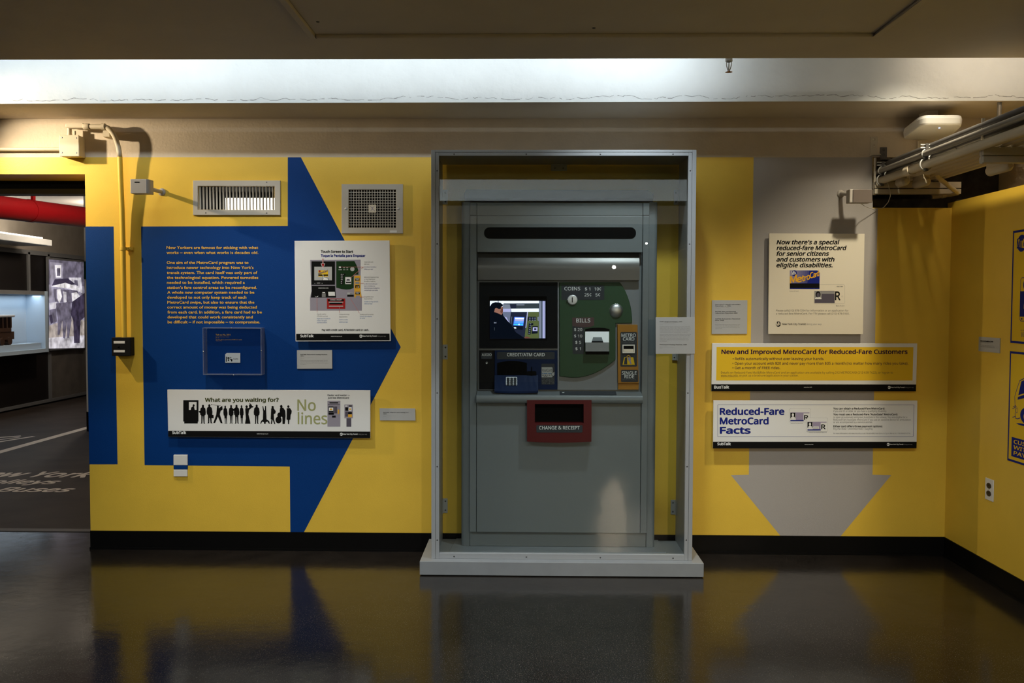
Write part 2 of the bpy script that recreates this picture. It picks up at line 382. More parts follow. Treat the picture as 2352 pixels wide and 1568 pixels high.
# flush access panel in the soffit
ap = B()
A = [(-.845, -1.62), (1.345, -1.615), (1.345, -2.5), (-.845, -2.5)]
t = thing('ceiling_hatch', 'large flush access panel with beaded edge set in the dark ceiling', 'hatch')
ap.box(-.834, 1.334, -2.5, -1.631, ZB - .006, ZB - .0005, 'ceilpaint'); ap.build('panel', t)
ed = B()
for (x0, x1, y0, y1) in ((-.862, -.836, -2.5, -1.612), (1.336, 1.362, -2.5, -1.612), (-.836, 1.336, -1.629, -1.612)): ed.box(x0, x1, y0, y1, ZB - .020, ZB - .0005, 'ceilpaint')
ed.build('edge_bead', t, bevel=.006)
for sx, sy in ((730, 50), (1364, 64)):
    p = WZ(sx, sy, ZB - .006); B().lathe([(0, -.003), (.006, -.002), (.007, 0)], p, (0, 0, 1), 'screw', 10).build('screw', t)

# ------------------------------------------------------------------ display case, plinth
PZ = .078
xa, xb = W(964, 1300, -.475).x, W(1616.5, 1300, -.475).x
t = thing('plinth', 'low pale grey plinth on the dark floor under the glass case', 'plinth')
B().box(xa, xb, -.478, -.02, .004, PZ, 'plinthgrey').build('base', t, bevel=.003)
B().box(xa + .05, xb - .05, -.44, -.05, 0, .006, 'blackmatte').build('foot', t)
p0, p1 = WZ(1030, 1269, PZ + .004), WZ(1531, 1269, PZ + .004)
B().prism([(p0.x, p0.y, PZ - .001), (p1.x, p1.y, PZ - .001), (p1.x - .01, -.03, PZ - .001), (p0.x + .02, -.03, PZ - .001)], (0, 0, .008), 'plinthgrey').build('machine_board', t, bevel=.002)

CY = -.428
cx0, cx1 = W(990.5, 800, CY).x, W(1595, 800, CY).x; czt = W(1290, 344, CY).z
TK = .021
t = thing('display_case', 'tall grey glass-fronted case enclosing the ticket machine against the yellow wall', 'display case')
for xs in ((cx0, cx0 + TK), (cx1 - TK, cx1)): B().box(xs[0], xs[1], CY, -.008, PZ, czt, 'casegrey').build('side_panel', t, bevel=.0015)
B().box(cx0 + TK, cx1 - TK, CY, -.008, czt - TK * .6, czt, 'casegrey').build('top_panel', t, bevel=.0015)
ix0, ix1 = cx0 + TK + .001, cx1 - TK - .001; SW = .019
st = []
for xs in ((ix0, ix0 + SW), (ix1 - SW, ix1)): B().box(xs[0], xs[1], CY + .002, CY + .02, PZ, czt - TK * .6 - .001, 'casegrey').build('stile', t, bevel=.0015)
B().box(ix0 + SW, ix1 - SW, CY + .002, CY + .02, czt - TK * .6 - .018, czt - TK * .6 - .001, 'casegrey').build('top_rail', t, bevel=.0015)
B().box(ix0 + SW, ix1 - SW, CY + .002, CY + .03, PZ, PZ + .03, 'casegrey').build('bottom_rail', t, bevel=.0015)
B().box(ix0 + .004, ix1 - .004, CY + .0205, CY + .0265, PZ + .0305, czt - TK * .6 - .004, 'pane').build('glass_pane', t)
def screw(p, par, r=.0042, ax=(0, -1, 0), m='screw'): return B().lathe([(0, .0016), (r * .6, .0014), (r, 0)], p, ax, m, 10).build('screw', par)
for yy in (392, 560, 732, 902, 1071, 1240):
    for px in (1003, 1585): q = W(px, yy, CY + .002); screw((ix0 + SW / 2 if px < 1100 else ix1 - SW / 2, CY + .002, q.z), t)
for px in (1043, 1209, 1379, 1546):
    screw((W(px, 349, CY).x, CY + .002, czt - TK * .6 - .0095), t); screw((W(px, 1280, CY).x, CY + .002, PZ + .012), t)
def bracket(x, z, sx, par, w=.028, h=.085):
    b = B(); b.box(x, x + sx * w, -.0098, -.0075, z - h / 2, z + h / 2, 'bracket'); b.box(x, x + sx * .003, -.038, -.0075, z - h / 2, z + h / 2, 'bracket')
    o = b.build('bracket', par, bevel=.0008)
    for dz in (-.026, .026): screw((x + sx * w * .55, -.0098, z + dz), o, .005)
for (z, ) in ((W(1018, 453, 0).z,), (W(1018, 808, 0).z,), (W(1018, 1160, 0).z,)):
    bracket(cx0 + TK + .0005, z, 1, t); bracket(cx1 - TK - .0005, z, -1, t)
b = B(); q = W(1284, 380, 0); zt = czt - TK * .6
b.box(q.x - .045, q.x + .045, -.0098, -.0075, zt - .036, zt - .0005, 'bracket'); b.box(q.x - .045, q.x + .045, -.036, -.0075, zt - .0035, zt - .0005, 'bracket')
o = b.build('bracket', t, bevel=.0008)
for dx in (-.024, .024): screw((q.x + dx, -.0098, zt - .02), o, .005)
for x, sx in ((cx0 + TK + .0005, 1), (cx1 - TK - .0005, -1)):
    b = B(); b.box(x, x + sx * .034, -.36, -.30, PZ + .0005, PZ + .003, 'bracket'); b.box(x, x + sx * .003, -.36, -.30, PZ + .0005, PZ + .035, 'bracket'); o = b.build('bracket', t, bevel=.0008)
    for dy in (-.345, -.315): screw((x + sx * .02, dy, PZ + .003), o, .005, (0, 0, 1), 'chrome')
# ------------------------------------------------------------------ ticket vending machine
c1, c5, c2, c4 = crop(960, 320, 3.4088), crop(960, 880, 3.266), crop(1080, 560, 4.355), crop(1280, 630, 5.81)
mat('panelgrey', (.22, .237, .258), .42, bump=.1, bscale=500)
mat('stainless', (.15, .145, .14), .38, .55)
mat('silver', (.78, .80, .82), .45, .6)
mat('snout', (.92, .94, .96), .4)  # white metal; light reflected by the snout's sloping top is put into the colour
mat('keycap', (.03, .035, .045), .25, spec=.9)
mat('rubber', (.008, .008, .009), .6, spec=.15)
def PR(pts, Y, th, mt, c=None, name=None, par=None, bevel=0, seg=2, label=None):
    b = B().prism([W(*(c(*p) if c else p), Y) for p in pts], (0, th, 0), mt)
    return b.build(name, par, bevel, seg, label) if name else b
def R4(x0, y0, x1, y1): return [(x0, y0), (x1, y0), (x1, y1), (x0, y1)]
def rrect(x0, y0, x1, y1, r, n=5):
    out = []
    for cx, cy, a0 in ((x1 - r, y0 + r, -90), (x1 - r, y1 - r, 0), (x0 + r, y1 - r, 90), (x0 + r, y0 + r, 180)):
        out += [(cx + r * math.cos(math.radians(a0 + 90 * k / n)), cy + r * math.sin(math.radians(a0 + 90 * k / n))) for k in range(n + 1)]
    return out
YB, YD, YP = -.18, -.225, -.188
vm = thing('ticket_vending_machine', 'grey touch-screen fare card vending machine standing inside the glass case', 'ticket machine')
bx0, bx1 = W(1060, 800, YB).x, W(1507, 800, YB).x; bz1 = W(1290, 464, YB).z; bz0 = PZ + .0075
dzb = W(1290, 1223, YD).z
# body: open-fronted cabinet
ox0, ox1 = W(1097, 800, YB).x, W(1472, 800, YB).x; oz0, oz1 = W(1290, 925, YB).z, W(1290, 580, YB).z
b = B(); b.box(bx0, bx1, YP + .012, -.03, bz0, bz1, 'mgrey'); b.build('body', vm, bevel=.006)
def side_col(x_out, x_in, sgn):
    pts = [(x_out, YP + .0118), (x_out, YB + .004)]
    for k in range(1, 7): a = math.radians(15 * k); pts.append((x_out + sgn * .022 * (1 - math.cos(a)), YB + .004 - .018 * math.sin(a)))
    pts += [(x_in, YB - .014), (x_in, YP + .0118)]
    return B().prism([(x, y, bz0) for x, y in pts], (0, 0, bz1 - bz0), 'mgrey')
side_col(bx0, W(1079, 800, YD).x - .0015, 1).build('corner_post', vm)
side_col(bx1, W(1489.5, 800, YD).x + .0015, -1).build('corner_post', vm)
b = B(); b.box(W(1079, 800, YD).x, W(1489, 800, YD).x, YB - .013, YP + .0118, bz0, dzb + .004, 'mgrey'); b.build('kick_panel', vm, bevel=.002)
# door assembly
zt1 = W(1290, 466, YD).z; zseam = W(1290, 495, YD).z
for xa_, xb_ in ((1079, 1094.3), (1474.5, 1489)):
    B().box(W(xa_, 800, YD).x, W(xb_, 800, YD).x, YD, YP + .0115, dzb, zseam - .001, 'mgrey').build('door_stile', vm, bevel=.003)
    B().box(W(xa_, 800, YD).x, W(xb_, 800, YD).x, YD, YP + .0115, zseam + .001, zt1, 'mgrey').build('door_stile', vm, bevel=.003)
lx0, lx1 = W(1095.2, 800, YD).x, W(1473.6, 800, YD).x
B().box(lx0, lx1, YD + .004, YP + .0115, zseam + .001, zt1, 'mgrey').build('top_panel', vm, bevel=.002)
hd = B().box(lx0, lx1, YD, YP + .0115, W(1290, 579.5, YD).z, zseam - .001, 'mgrey').build('header', vm, bevel=.003)
PR(rrect(1111.6, 521.8, 1461, 548, 13, 8), YD - .002, .0018, 'black', None, 'display_slot', hd, label='black pill-shaped message display')
dr = B().box(lx0, lx1, YD, YP + .0115, dzb, W(1290, 924, YD).z, 'mgrey').build('lower_door', vm, bevel=.003)
# cap on top
cp = [c1(*p) for p in ((362, 470), (364, 420), (378, 392), (1803, 399), (1843, 430), (1843, 470))]
k = B().prism([W(*p, -.16) for p in cp], (0, .12, 0), 'mgrey_dark').build('top_cap', vm, bevel=.002)
PR([c1(*p) for p in R4(362, 462, 1843, 497)], -.166, .12, 'black', None, 'cap_lip', k)
# hood
b = B(); hx0, hx1 = W(1098, 600, -.2).x, W(1468, 600, -.2).x; zt, zb = W(1290, 581, -.19).z, W(1290, 643, -.225).z
pf = [(-.186 - .036 * math.sin(math.pi / 2 * min(1, s_ / .55)) + (.006 * (s_ - .55) if s_ > .55 else 0), zt + (zb - zt) * s_) for s_ in [i / 12 for i in range(13)]]
vs = [(x, y, z) for y, z in pf for x in (hx0, hx1)]
b.add(vs, [(2 * i, 2 * i + 2, 2 * i + 3, 2 * i + 1) for i in range(12)], 'stainless', True)
b.add([(hx0, y, z) for y, z in pf] + [(hx0, -.178, zb), (hx0, -.178, zt)], [tuple(range(15))], 'stainless'); b.add([(hx1, y, z) for y, z in pf] + [(hx1, -.178, zb), (hx1, -.178, zt)], [tuple(reversed(range(15)))], 'stainless')
b.add([(hx0, pf[-1][0], zb), (hx1, pf[-1][0], zb), (hx1, -.178, zb), (hx0, -.178, zb)], [(0, 1, 2, 3)], 'stainless')
b.build('hood', vm)
# fascia
fa = PR(R4(78, 366, 1688, 1460), YP, .0115, 'panelgrey', c2, 'fascia', vm)
# monitor
YM = -.2
mon = B()
for q in (R4(92, 383, 872, 525), R4(92, 965, 872, 1043), R4(92, 525, 190, 965), R4(765, 525, 872, 965)):
    mon.prism([W(*c2(*p), YM) for p in q], (0, .0118, 0), 'bezel')
mo = mon.build('monitor', vm, label='black monitor surround')
PR(R4(188, 523, 767, 967), -.1895, .001, 'black', c2, 'screen_recess', mo)
def E_(name, col, s=1.0): return mat('lit_' + name, col, .9, emit=s, spec=.05)
for n_, col in dict(white=(.80, .86, 1), lav=(.36, .36, .62), blue=(.05, .16, .95), sky=(.10, .35, .85), dark=(.004, .006, .014), coat=(.0015, .003, .007), panel=(.012, .016, .035), grey=(.16, .18, .24), dgrey=(.03, .04, .05), steel=(.12, .14, .22), green=(.075, .095, .035), skin=(.26, .12, .09), skin2=(.12, .045, .035), teal=(.05, .5, .7)).items(): E_(n_, col)
cs = crop(1110, 670, 12.0625); MS = sheet(-.190); s = B()
def sp(pts, m, lay): s.poly(MS, [cs(*p) for p in pts], 'lit_' + m, lay)
sp(R4(182, 240, 1728, 1300), 'dark', 1)
sp(R4(185, 250, 560, 420), 'white', 2); sp(R4(400, 250, 425, 420), 'grey', 3)
sp([(540, 250), (1545, 250), (1545, 318), (560, 322)], 'white', 2)
sp([(560, 330), (1535, 325), (1535, 455), (760, 470), (745, 345)], 'dgrey', 2); sp(R4(920, 345, 1140, 375), 'grey', 3); sp(R4(740, 345, 915, 450), 'panel', 3)
sp([(540, 340), (735, 345), (760, 470), (545, 470)], 'grey', 3); sp(R4(545, 470, 760, 555), 'lav', 3)
sp([(765, 468), (1540, 460), (1540, 552), (775, 555)], 'white', 3)
sp([(530, 555), (765, 555), (735, 870), (560, 670)], 'steel', 2); sp([(600, 690), (640, 700), (720, 850), (600, 740)], 'lav', 3)
sp([(775, 560), (1215, 555), (1150, 1290), (770, 1290)], 'panel', 2); sp([(785, 685), (800, 685), (772, 890), (757, 890)], 'steel', 4)
sp([(1225, 555), (1540, 552), (1540, 1290), (1140, 1290)], 'green', 2); sp([(1215, 555), (1240, 555), (1190, 1000), (1168, 1000)], 'lav', 3)
sp([(860, 695), (1140, 700), (1105, 945), (832, 930)], 'blue', 4); sp([(880, 712), (1130, 716), (1125, 760), (875, 755)], 'white', 5); sp([(876, 760), (1122, 765), (1118, 815), (870, 808)], 'lav', 5); sp([(860, 815), (1115, 820), (1110, 865), (858, 858)], 'sky', 5); sp([(845, 885), (1105, 888), (1100, 925), (842, 920)], 'teal', 5); sp(R4(975, 882, 1005, 925), 'white', 6)
sp([(838, 935), (1100, 950), (1090, 1050), (835, 1040)], 'dark', 4); sp([(842, 980), (890, 975), (925, 1005), (870, 1020)], 'white', 5)
sp(R4(1240, 690, 1470, 800), 'dark', 4)
for x_ in (1270, 1345, 1415):
    for y_ in (715, 770): sp(R4(x_, y_, x_ + 42, y_ + 26), 'grey', 5)
sp([(1500, 700), (1540, 690), (1540, 810), (1505, 790)], 'grey', 4)
sp([(1262, 865), (1385, 865), (1385, 920), (1330, 925), (1310, 1180), (1235, 1180)], 'dark', 4)
for y_, x_ in ((875, 1285), (930, 1285), (980, 1275), (1030, 1268), (1080, 1260), (1135, 1252)): sp(R4(x_, y_, x_ + 40, y_ + 22), 'grey', 5)
sp([(1360, 950), (1515, 950), (1505, 1150), (1340, 1165)], 'dark', 4); sp([(1375, 980), (1505, 980), (1500, 1085), (1368, 1085)], 'lav', 5); sp(R4(1410, 1010, 1470, 1055), 'dark', 6)
sp(R4(1545, 255, 1725, 1285), 'steel', 2); sp(R4(1555, 255, 1595, 1285), 'grey', 3); sp(R4(1612, 255, 1628, 1285), 'dgrey', 4); sp(R4(1655, 255, 1700, 1285), 'lav', 3)
sp([(1130, 1270), (1200, 1230), (1330, 1285), (1125, 1290)], 'skin2', 6)
# figure in a dark coat at the pictured machine
sp([(185, 560), (300, 555), (480, 640), (590, 700), (660, 790), (790, 930), (900, 1120), (1160, 1290), (185, 1290)], 'coat', 7)
sp([(330, 440), (420, 450), (490, 400), (535, 430), (545, 500), (540, 585), (505, 640), (400, 590), (300, 560)], 'skin', 8)
sp([(500, 450), (545, 470), (548, 540), (520, 600), (470, 560)], 'skin2', 9)
sp([(185, 400), (240, 320), (340, 285), (470, 300), (540, 350), (540, 400), (490, 410), (490, 470), (430, 480), (400, 460), (360, 440), (320, 470), (300, 560), (185, 620)], 'coat', 9)
sp([(330, 455), (360, 445), (370, 500), (335, 545), (310, 530)], 'skin', 10)
sp([(295, 830), (330, 850), (365, 835), (360, 880), (330, 865), (298, 880)], 'grey', 9); sp([(300, 975), (320, 990), (318, 1080), (305, 1060)], 'dgrey', 9)
s.build('screen', mo, label='bright screen picturing a person at a fare machine')
# silver dividers
b = B()
for q in (R4(873, 380, 889, 1458), R4(90, 1046, 873, 1063)): b.prism([W(*c2(*p), -.194) for p in q], (0, .0058, 0), 'panelgrey')
b.build('divider', vm, bevel=.001)
# audio panel
au = PR(R4(90, 1066, 243, 1452), -.196, .0078, 'rubber', c2, 'audio_panel', vm)
MA = sheet(-.1968); b = B().poly(MA, [c2(*p) for p in rrect(108, 1086, 219, 1150, 10)], 'labelgrey', 1)
b.text(MA, 'AUDIO', *c2(116, 1121), 26 / 4.355, 'ink_white', 97 / 4.355, .004, 0, 2); b.braille(MA, *c2(122, 1128), *c2(208, 1143), 'ink_grey', 2, 3); b.build('label', au)
q = W(*c2(165, 1190), -.1962); B().lathe([(.0, .0005), (.0035, .001), (.004, .003), (.006, .003), (.0065, 0)], q, (0, -1, 0), 'steel', 16).build('headphone_jack', au)
# card unit
YC = -.2
cu = PR(R4(244, 1066, 873, 1457), YC, .0118, 'navy', c2, 'card_unit', vm, .0015)
MC = sheet(YC - .0004); b = B().poly(MC, [c2(*p) for p in rrect(268, 1080, 845, 1152, 12)], 'labelgrey', 1)
b.text(MC, 'CREDIT/ATM CARD', *c2(368, 1123), 32 / 4.355, 'ink_white', 377 / 4.355, .02, 0, 2); b.braille(MC, *c2(452, 1129), *c2(698, 1147), 'ink_grey', 2, 5); b.build('label', cu)
hp = [(270, 1312), (270, 1190)] + [(270 + 297 * k / 10, 1190 - 22 * math.sin(math.pi * k / 10)) for k in range(1, 10)] + [(567, 1190), (567, 1312)]
PR(hp, YC - .0012, .001, 'blackmatte', c2, 'hood_shadow', cu)  # shade in the opening under the hood, put in as a flat black plate
def slope(v0, Y0, v1, Y1): return lambda u, v, lay=0: W(u, v, Y0 + (Y1 - Y0) * (v - v0) / (v1 - v0) - lay * .0005)
va, vb = c2(0, 1312)[1], c2(0, 1468)[1]; MK = slope(va, YC, vb, -.262)
b = B(); X0, X1 = c2(243, 0)[0], c2(680, 0)[0]; n_ = 8
top = [(X0 + (X1 - X0) * i / n_) for i in range(n_ + 1)]
dip = lambda i: 2.2 * math.sin(math.pi * i / n_)
r0 = [W(x, va, YC - .0004) for x in top]; r1 = [W(x, vb + dip(i) * .8, -.262) for i, x in enumerate(top)]; r2 = [W(x, c2(0, 1485)[1] + dip(i), -.262) for i, x in enumerate(top)]
r3 = [Vector((p.x, -.1885, p.z)) for p in r2]; r4 = [Vector((p.x, -.1885, p.z)) for p in r0]
n1 = n_ + 1; vs = r0 + r1 + r2 + r3 + r4
b.add(vs, [(j * n1 + i, j * n1 + i + 1, (j + 1) * n1 + i + 1, (j + 1) * n1 + i) for j in range(4) for i in range(n_)], 'navy')
b.add(vs, [(0, n1, 2 * n1, 3 * n1, 4 * n1), (n_, 4 * n1 + n_, 3 * n1 + n_, 2 * n1 + n_, n1 + n_)], 'navy')
kp = b.build('pin_pad', vm)
b = B().prism([MK(*c2(*p), 4) for p in rrect(357, 1330, 470, 1414, 8)], (0, .004, 0), 'steel'); b.build('keypad_plate', kp)
for i in range(3):
    for j in range(4):
        x_, y_ = 366 + i * 34.5, 1336 + j * 19.3
        B().prism([MK(*c2(*p), 10) for p in rrect(x_, y_, x_ + 29, y_ + 16, 5, 3)], (0, .004, 0), 'keycap').build('key', kp)
b = B().prism([W(*c2(*p), YC - .002) for p in rrect(568, 1272, 662, 1336, 12)], (0, .0018, 0), 'black'); b.prism([W(*c2(*p), YC - .003) for p in R4(568, 1318, 655, 1330)], (0, .0008, 0), 'navy'); b.prism([W(*c2(*p), YC - .004) for p in R4(611, 1228, 619, 1334)], (0, .0038, 0), 'blackmatte'); b.build('card_slot', cu)
b = B().poly(MC, [c2(*p) for p in rrect(712, 1198, 844, 1406, 8)], 'labelgrey', 1); b.poly(MC, [c2(*p) for p in [(714, 1233)] + rrect(720, 1233, 824, 1334, 9)[0:12] + [(714, 1334)]], 'paper_grey', 2)
b.text(MC, 'YourCard', *c2(716, 1276), 27 / 4.355, 'ink_black', 100 / 4.355, 0, 0, 4)
for y_, segs in ((1296, ((717, 727), (734, 772), (780, 812))), (1312, ((720, 738), (744, 760), (766, 776), (786, 800))), (1325, ((736, 750), (754, 772)))):
    for xa_, xb_ in segs: b.line(MC, *c2(xa_, y_), *c2(xb_, y_), 1.1, 'ink_sky' if y_ == 1296 else 'ink_black', 4)
b.poly(MC, [c2(*p) for p in ((842, 1275), (842, 1312), (832, 1322), (818, 1318), (808, 1304), (814, 1292))], 'ink_black', 5); b.poly(MC, [c2(*p) for p in ((842, 1278), (842, 1310), (832, 1319), (820, 1315), (811, 1303), (816, 1294))], 'paper_grey', 6)
for j, y_ in enumerate((1342, 1363, 1384)): b.braille(MC, *c2(718, y_), *c2(840, y_ + 15), 'ink_mid', 3, 11 + j)
b.build('card_sticker', cu, label='sticker showing a hand-held card')
# coin and bill panel
YG = -.2
arc1 = [(838 + 162 * math.sin(math.radians(90 * k / 10)) ** 1.0 * 1.0, 105 + 455 * (1 - math.cos(math.radians(90 * k / 10))) ** .85) for k in range(11)]
arc1 = [(838, 105), (876, 162), (910, 225), (940, 295), (965, 370), (984, 450), (995, 530), (1000, 600)]
arc2 = [(778, 1140), (730, 1178), (670, 1222), (600, 1268), (520, 1310), (440, 1342), (350, 1366), (280, 1376), (200, 1378), (110, 1370), (30, 1358)]
gp = PR([(28, 105)] + arc1 + [(1000, 650), (778, 655)] + arc2, YG, .0118, 'green', c4, 'coin_and_bill_panel', vm, .003, 2, 'green panel with curved edge')
MG = sheet(YG - .0004); b = B().poly(MG, [c4(*p) for p in rrect(55, 143, 626, 340, 8)], 'labelgrey', 1)
for t_, x_, y_, w_, h_ in (('COINS', 95, 212, 211, 45), ('$ 1', 370, 214, 70, 40), ('10¢', 497, 214, 88, 40), ('25¢', 363, 292, 92, 40), ('5¢', 511, 292, 60, 40)): b.text(MG, t_, *c4(x_, y_), h_ / 5.81, 'ink_white', w_ / 5.81, .012, 0, 2)
for i, (xa_, xb_, y_) in enumerate(((120, 280, 223), (375, 440, 225), (510, 572, 225), (372, 440, 305), (510, 572, 302))): b.braille(MG, *c4(xa_, y_), *c4(xb_, y_ + 18), 'ink_grey', 2, 21 + i)
b.build('coins_label', gp)
b = B().poly(MG, [c4(*p) for p in ((200, 575), (490, 572), (492, 680), (440, 700), (362, 712), (360, 1062), (205, 1062))], 'labelgrey', 1); b.poly(MG, [c4(*p) for p in ((200, 575), (490, 572), (492, 680), (440, 700), (362, 705), (202, 690))], 'labelred', 2)
for t_, x_, y_, w_, h_ in (('BILLS', 253, 640, 187, 50), ('$ 20', 226, 754, 106, 37), ('$ 10', 226, 840, 106, 37), ('$ 5', 241, 925, 78, 37), ('$ 1', 241, 1010, 74, 37)): b.text(MG, t_, *c4(x_, y_), h_ / 5.81, 'ink_white', w_ / 5.81, .012, 0, 3)
for i, (xa_, xb_, y_) in enumerate(((285, 405, 652), (240, 310, 764), (245, 315, 851), (248, 310, 936), (248, 310, 1022))): b.braille(MG, *c4(xa_, y_), *c4(xb_, y_ + 17), 'ink_grey', 3, 31 + i)
b.build('bills_label', gp)
q = W(*c4(202, 340), YG); rr = 68 / 5.81 / 417
b = B().lathe([(0, .0068), (rr * .8, .0068), (rr * .95, .006), (rr, .004), (rr, 0)], q, (0, -1, 0), 'silver', 28); b.prism([W(*c4(*p), YG - .0075) for p in R4(194, 305, 206, 374)], (0, .0006, 0), 'blackmatte'); cs_ = b.build('coin_slot', gp)
B().lathe([(0, .014), (.0022, .0132), (.0032, .011), (.0034, 0)], W(*c4(133, 338), YG), (0, -1, 0), 'chrome', 14).build('coin_pin', cs_)
q = W(*c4(786, 484), YG); rr = 88 / 5.81 / 417
B().lathe([(rr * math.sin(math.radians(90 * k / 9)), .001 + .016 * math.cos(math.radians(90 * k / 9))) for k in range(10)] + [(rr * 1.05, 0)], q, (0, -1, 0), 'steel', 28).build('coin_return_button', gp, label='round domed silver button')
# bill acceptor
YL = -.206
b = B(); b.prism([W(*c4(*p), YG - .0015) for p in [(372, 728), (450, 712), (540, 708), (630, 712), (700, 730), (700, 1100), (620, 1125), (540, 1130), (450, 1122), (372, 1100)]], (0, .0013, 0), 'green'); ba = b.build('bill_acceptor', gp)
b = B().prism([W(*c4(*p), YG - .0022) for p in [(372, 760), (372, 728), (450, 714), (540, 710), (630, 714), (698, 730), (698, 760)]], (0, .0006, 0), 'black'); b.build('recess', ba)
PR(R4(376, 1028, 694, 1068), YG - .0022, .0006, 'black', c4, 'recess', ba)
b = B(); vA, vB_ = c4(0, 762)[1], c4(0, 908)[1]; MB_ = slope(vA, YG - .002, vB_, -.232)
pts = R4(372, 762, 692, 908); a4 = [MB_(*c4(*p)) for p in pts]; b4 = [Vector((p.x, YG - .001, p.z)) for p in a4]; b.add(a4 + b4, [(0, 1, 2, 3), (0, 4, 5, 1), (1, 5, 6, 2), (3, 2, 6, 7), (0, 3, 7, 4)], 'snout')
b.prism([W(*c4(*p), -.2321) for p in R4(376, 908, 692, 1028)], (0, .031, 0), 'plinthgrey')
bz = b.build('bill_snout', ba, bevel=.001, label='pale sloping mouth')
b = B().poly(MB_, [c4(*p) for p in ((478, 838), (592, 838), (616, 907), (456, 907))], 'mgrey_dark', 2); b.poly(MB_, [c4(*p) for p in ((462, 888), (608, 888), (614, 906), (456, 906))], 'black', 3); b.build('bill_slot', ba)
# card dispenser (orange)
YO = -.206
od = PR([(803, 668), (1072, 670), (1078, 1100), (1088, 1453), (810, 1453)], YO, .0178, 'orange', c4, 'card_dispenser', vm, .002, 2, 'orange card dispenser strip')
PR([(810, 1455), (1089, 1455), (1086, 1538), (810, 1538)], -.2, .0118, 'orange', c4, 'ticket_outlet', od, .002)
MO = sheet(YO - .0004); b = B().poly(MO, [c4(*p) for p in rrect(842, 768, 1064, 1230, 16)], 'labelgrey', 1)
b.text(MO, 'METRO', *c4(857, 832), 42 / 5.81, 'ink_white', 190 / 5.81, .012, 0, 2); b.text(MO, 'CARD', *c4(876, 882), 42 / 5.81, 'ink_white', 152 / 5.81, .012, 0, 2); b.braille(MO, *c4(860, 895), *c4(1048, 915), 'ink_mid', 2, 41)
for p in (((870, 1205), (892, 1104), (1014, 1104), (1034, 1205)),): b.poly(MO, [c4(*v) for v in p], 'ink_yellow', 2)
b.poly(MO, [c4(*v) for v in ((888, 1200), (904, 1110), (932, 1110), (934, 1200))], 'labelgrey', 3); b.poly(MO, [c4(*v) for v in ((938, 1108), (978, 1108), (984, 1140), (976, 1150), (996, 1196), (972, 1196), (962, 1160), (950, 1150))], 'ink_lilac', 3)
b.poly(MO, [c4(*v) for v in ((920, 1096), (950, 1072), (980, 1096), (966, 1096), (950, 1084), (934, 1096))], 'ink_orange', 2); b.build('fare_card_label', od)
b = B().poly(MO, [c4(*p) for p in rrect(850, 1272, 1078, 1436, 16)], 'labelgrey', 1); b.text(MO, 'SINGLE', *c4(862, 1336), 42 / 5.81, 'ink_white', 196 / 5.81, .012, 0, 2); b.text(MO, 'RIDE', *c4(898, 1384), 42 / 5.81, 'ink_white', 128 / 5.81, .012, 0, 2); b.braille(MO, *c4(868, 1396), *c4(1062, 1414), 'ink_mid', 2, 43); b.build('single_ride_label', od)
b = B(); 
for q in (R4(870, 937, 1034, 950), R4(870, 1036, 1034, 1049), R4(870, 950, 884, 1036), R4(1020, 950, 1034, 1036)): b.prism([W(*c4(*p), YO - .006) for p in q], (0, .0055, 0), 'silver')
cs2 = b.build('card_slot', od, label='silver framed card slot')
b = B().prism([W(*c4(*p), YO - .003) for p in R4(884, 950, 1020, 1036)], (0, .002, 0), 'black'); b.prism([W(*c4(*p), YO - .005) for p in R4(888, 995, 1016, 1034)], (0, .0018, 0), 'steel'); b.build('slot_lip', cs2)
# shelf
z0, z1, z2 = W(1290, 898, YP).z, W(1290, 907.5, -.268).z, W(1290, 926, -.268).z
prof = [(YP - .0005, z0), (-.268, z1)] + [(-.268 - .012 * math.sin(math.radians(180 * k / 8)), z1 - (z1 - z2) * (1 - math.cos(math.radians(180 * k / 8))) / 2) for k in range(1, 8)] + [(-.268, z2), (YP - .0005, z2)]
sx0, sx1 = W(1094.3, 915, -.27).x, W(1476, 915, -.27).x
sh = B().prism([(sx0, y, z) for y, z in prof], (sx1 - sx0, 0, 0), 'mgrey').build('shelf', vm)
MH = slope(898, YP - .0005, 907.5, -.268); ps = [(893, 1475), (1455, 1475), (1465, 1515), (897, 1515)]
def MH2(u, v, lay=0):   # on the sloping shelf top
    vv = 898.5 + (v - 898.7) * .93; p = MH(u, min(vv, 907), 0); return p + Vector((0, 0, .0004 * lay + .0006))
b = B().poly(MH2, [c2(*p) for p in ps], 'labelgrey', 1); b.braille(MH2, *c2(955, 1480), *c2(1450, 1492), 'ink_grey', 2, 51); b.braille(MH2, *c2(955, 1496), *c2(1455, 1508), 'ink_grey', 2, 52)
b.poly(MH2, [c2(*p) for p in ((915, 1480), (922, 1490), (930, 1483), (938, 1490), (945, 1480), (940, 1494), (920, 1494))], 'ink_white', 2); b.build('braille_strip', sh, label='dark strip of braille')
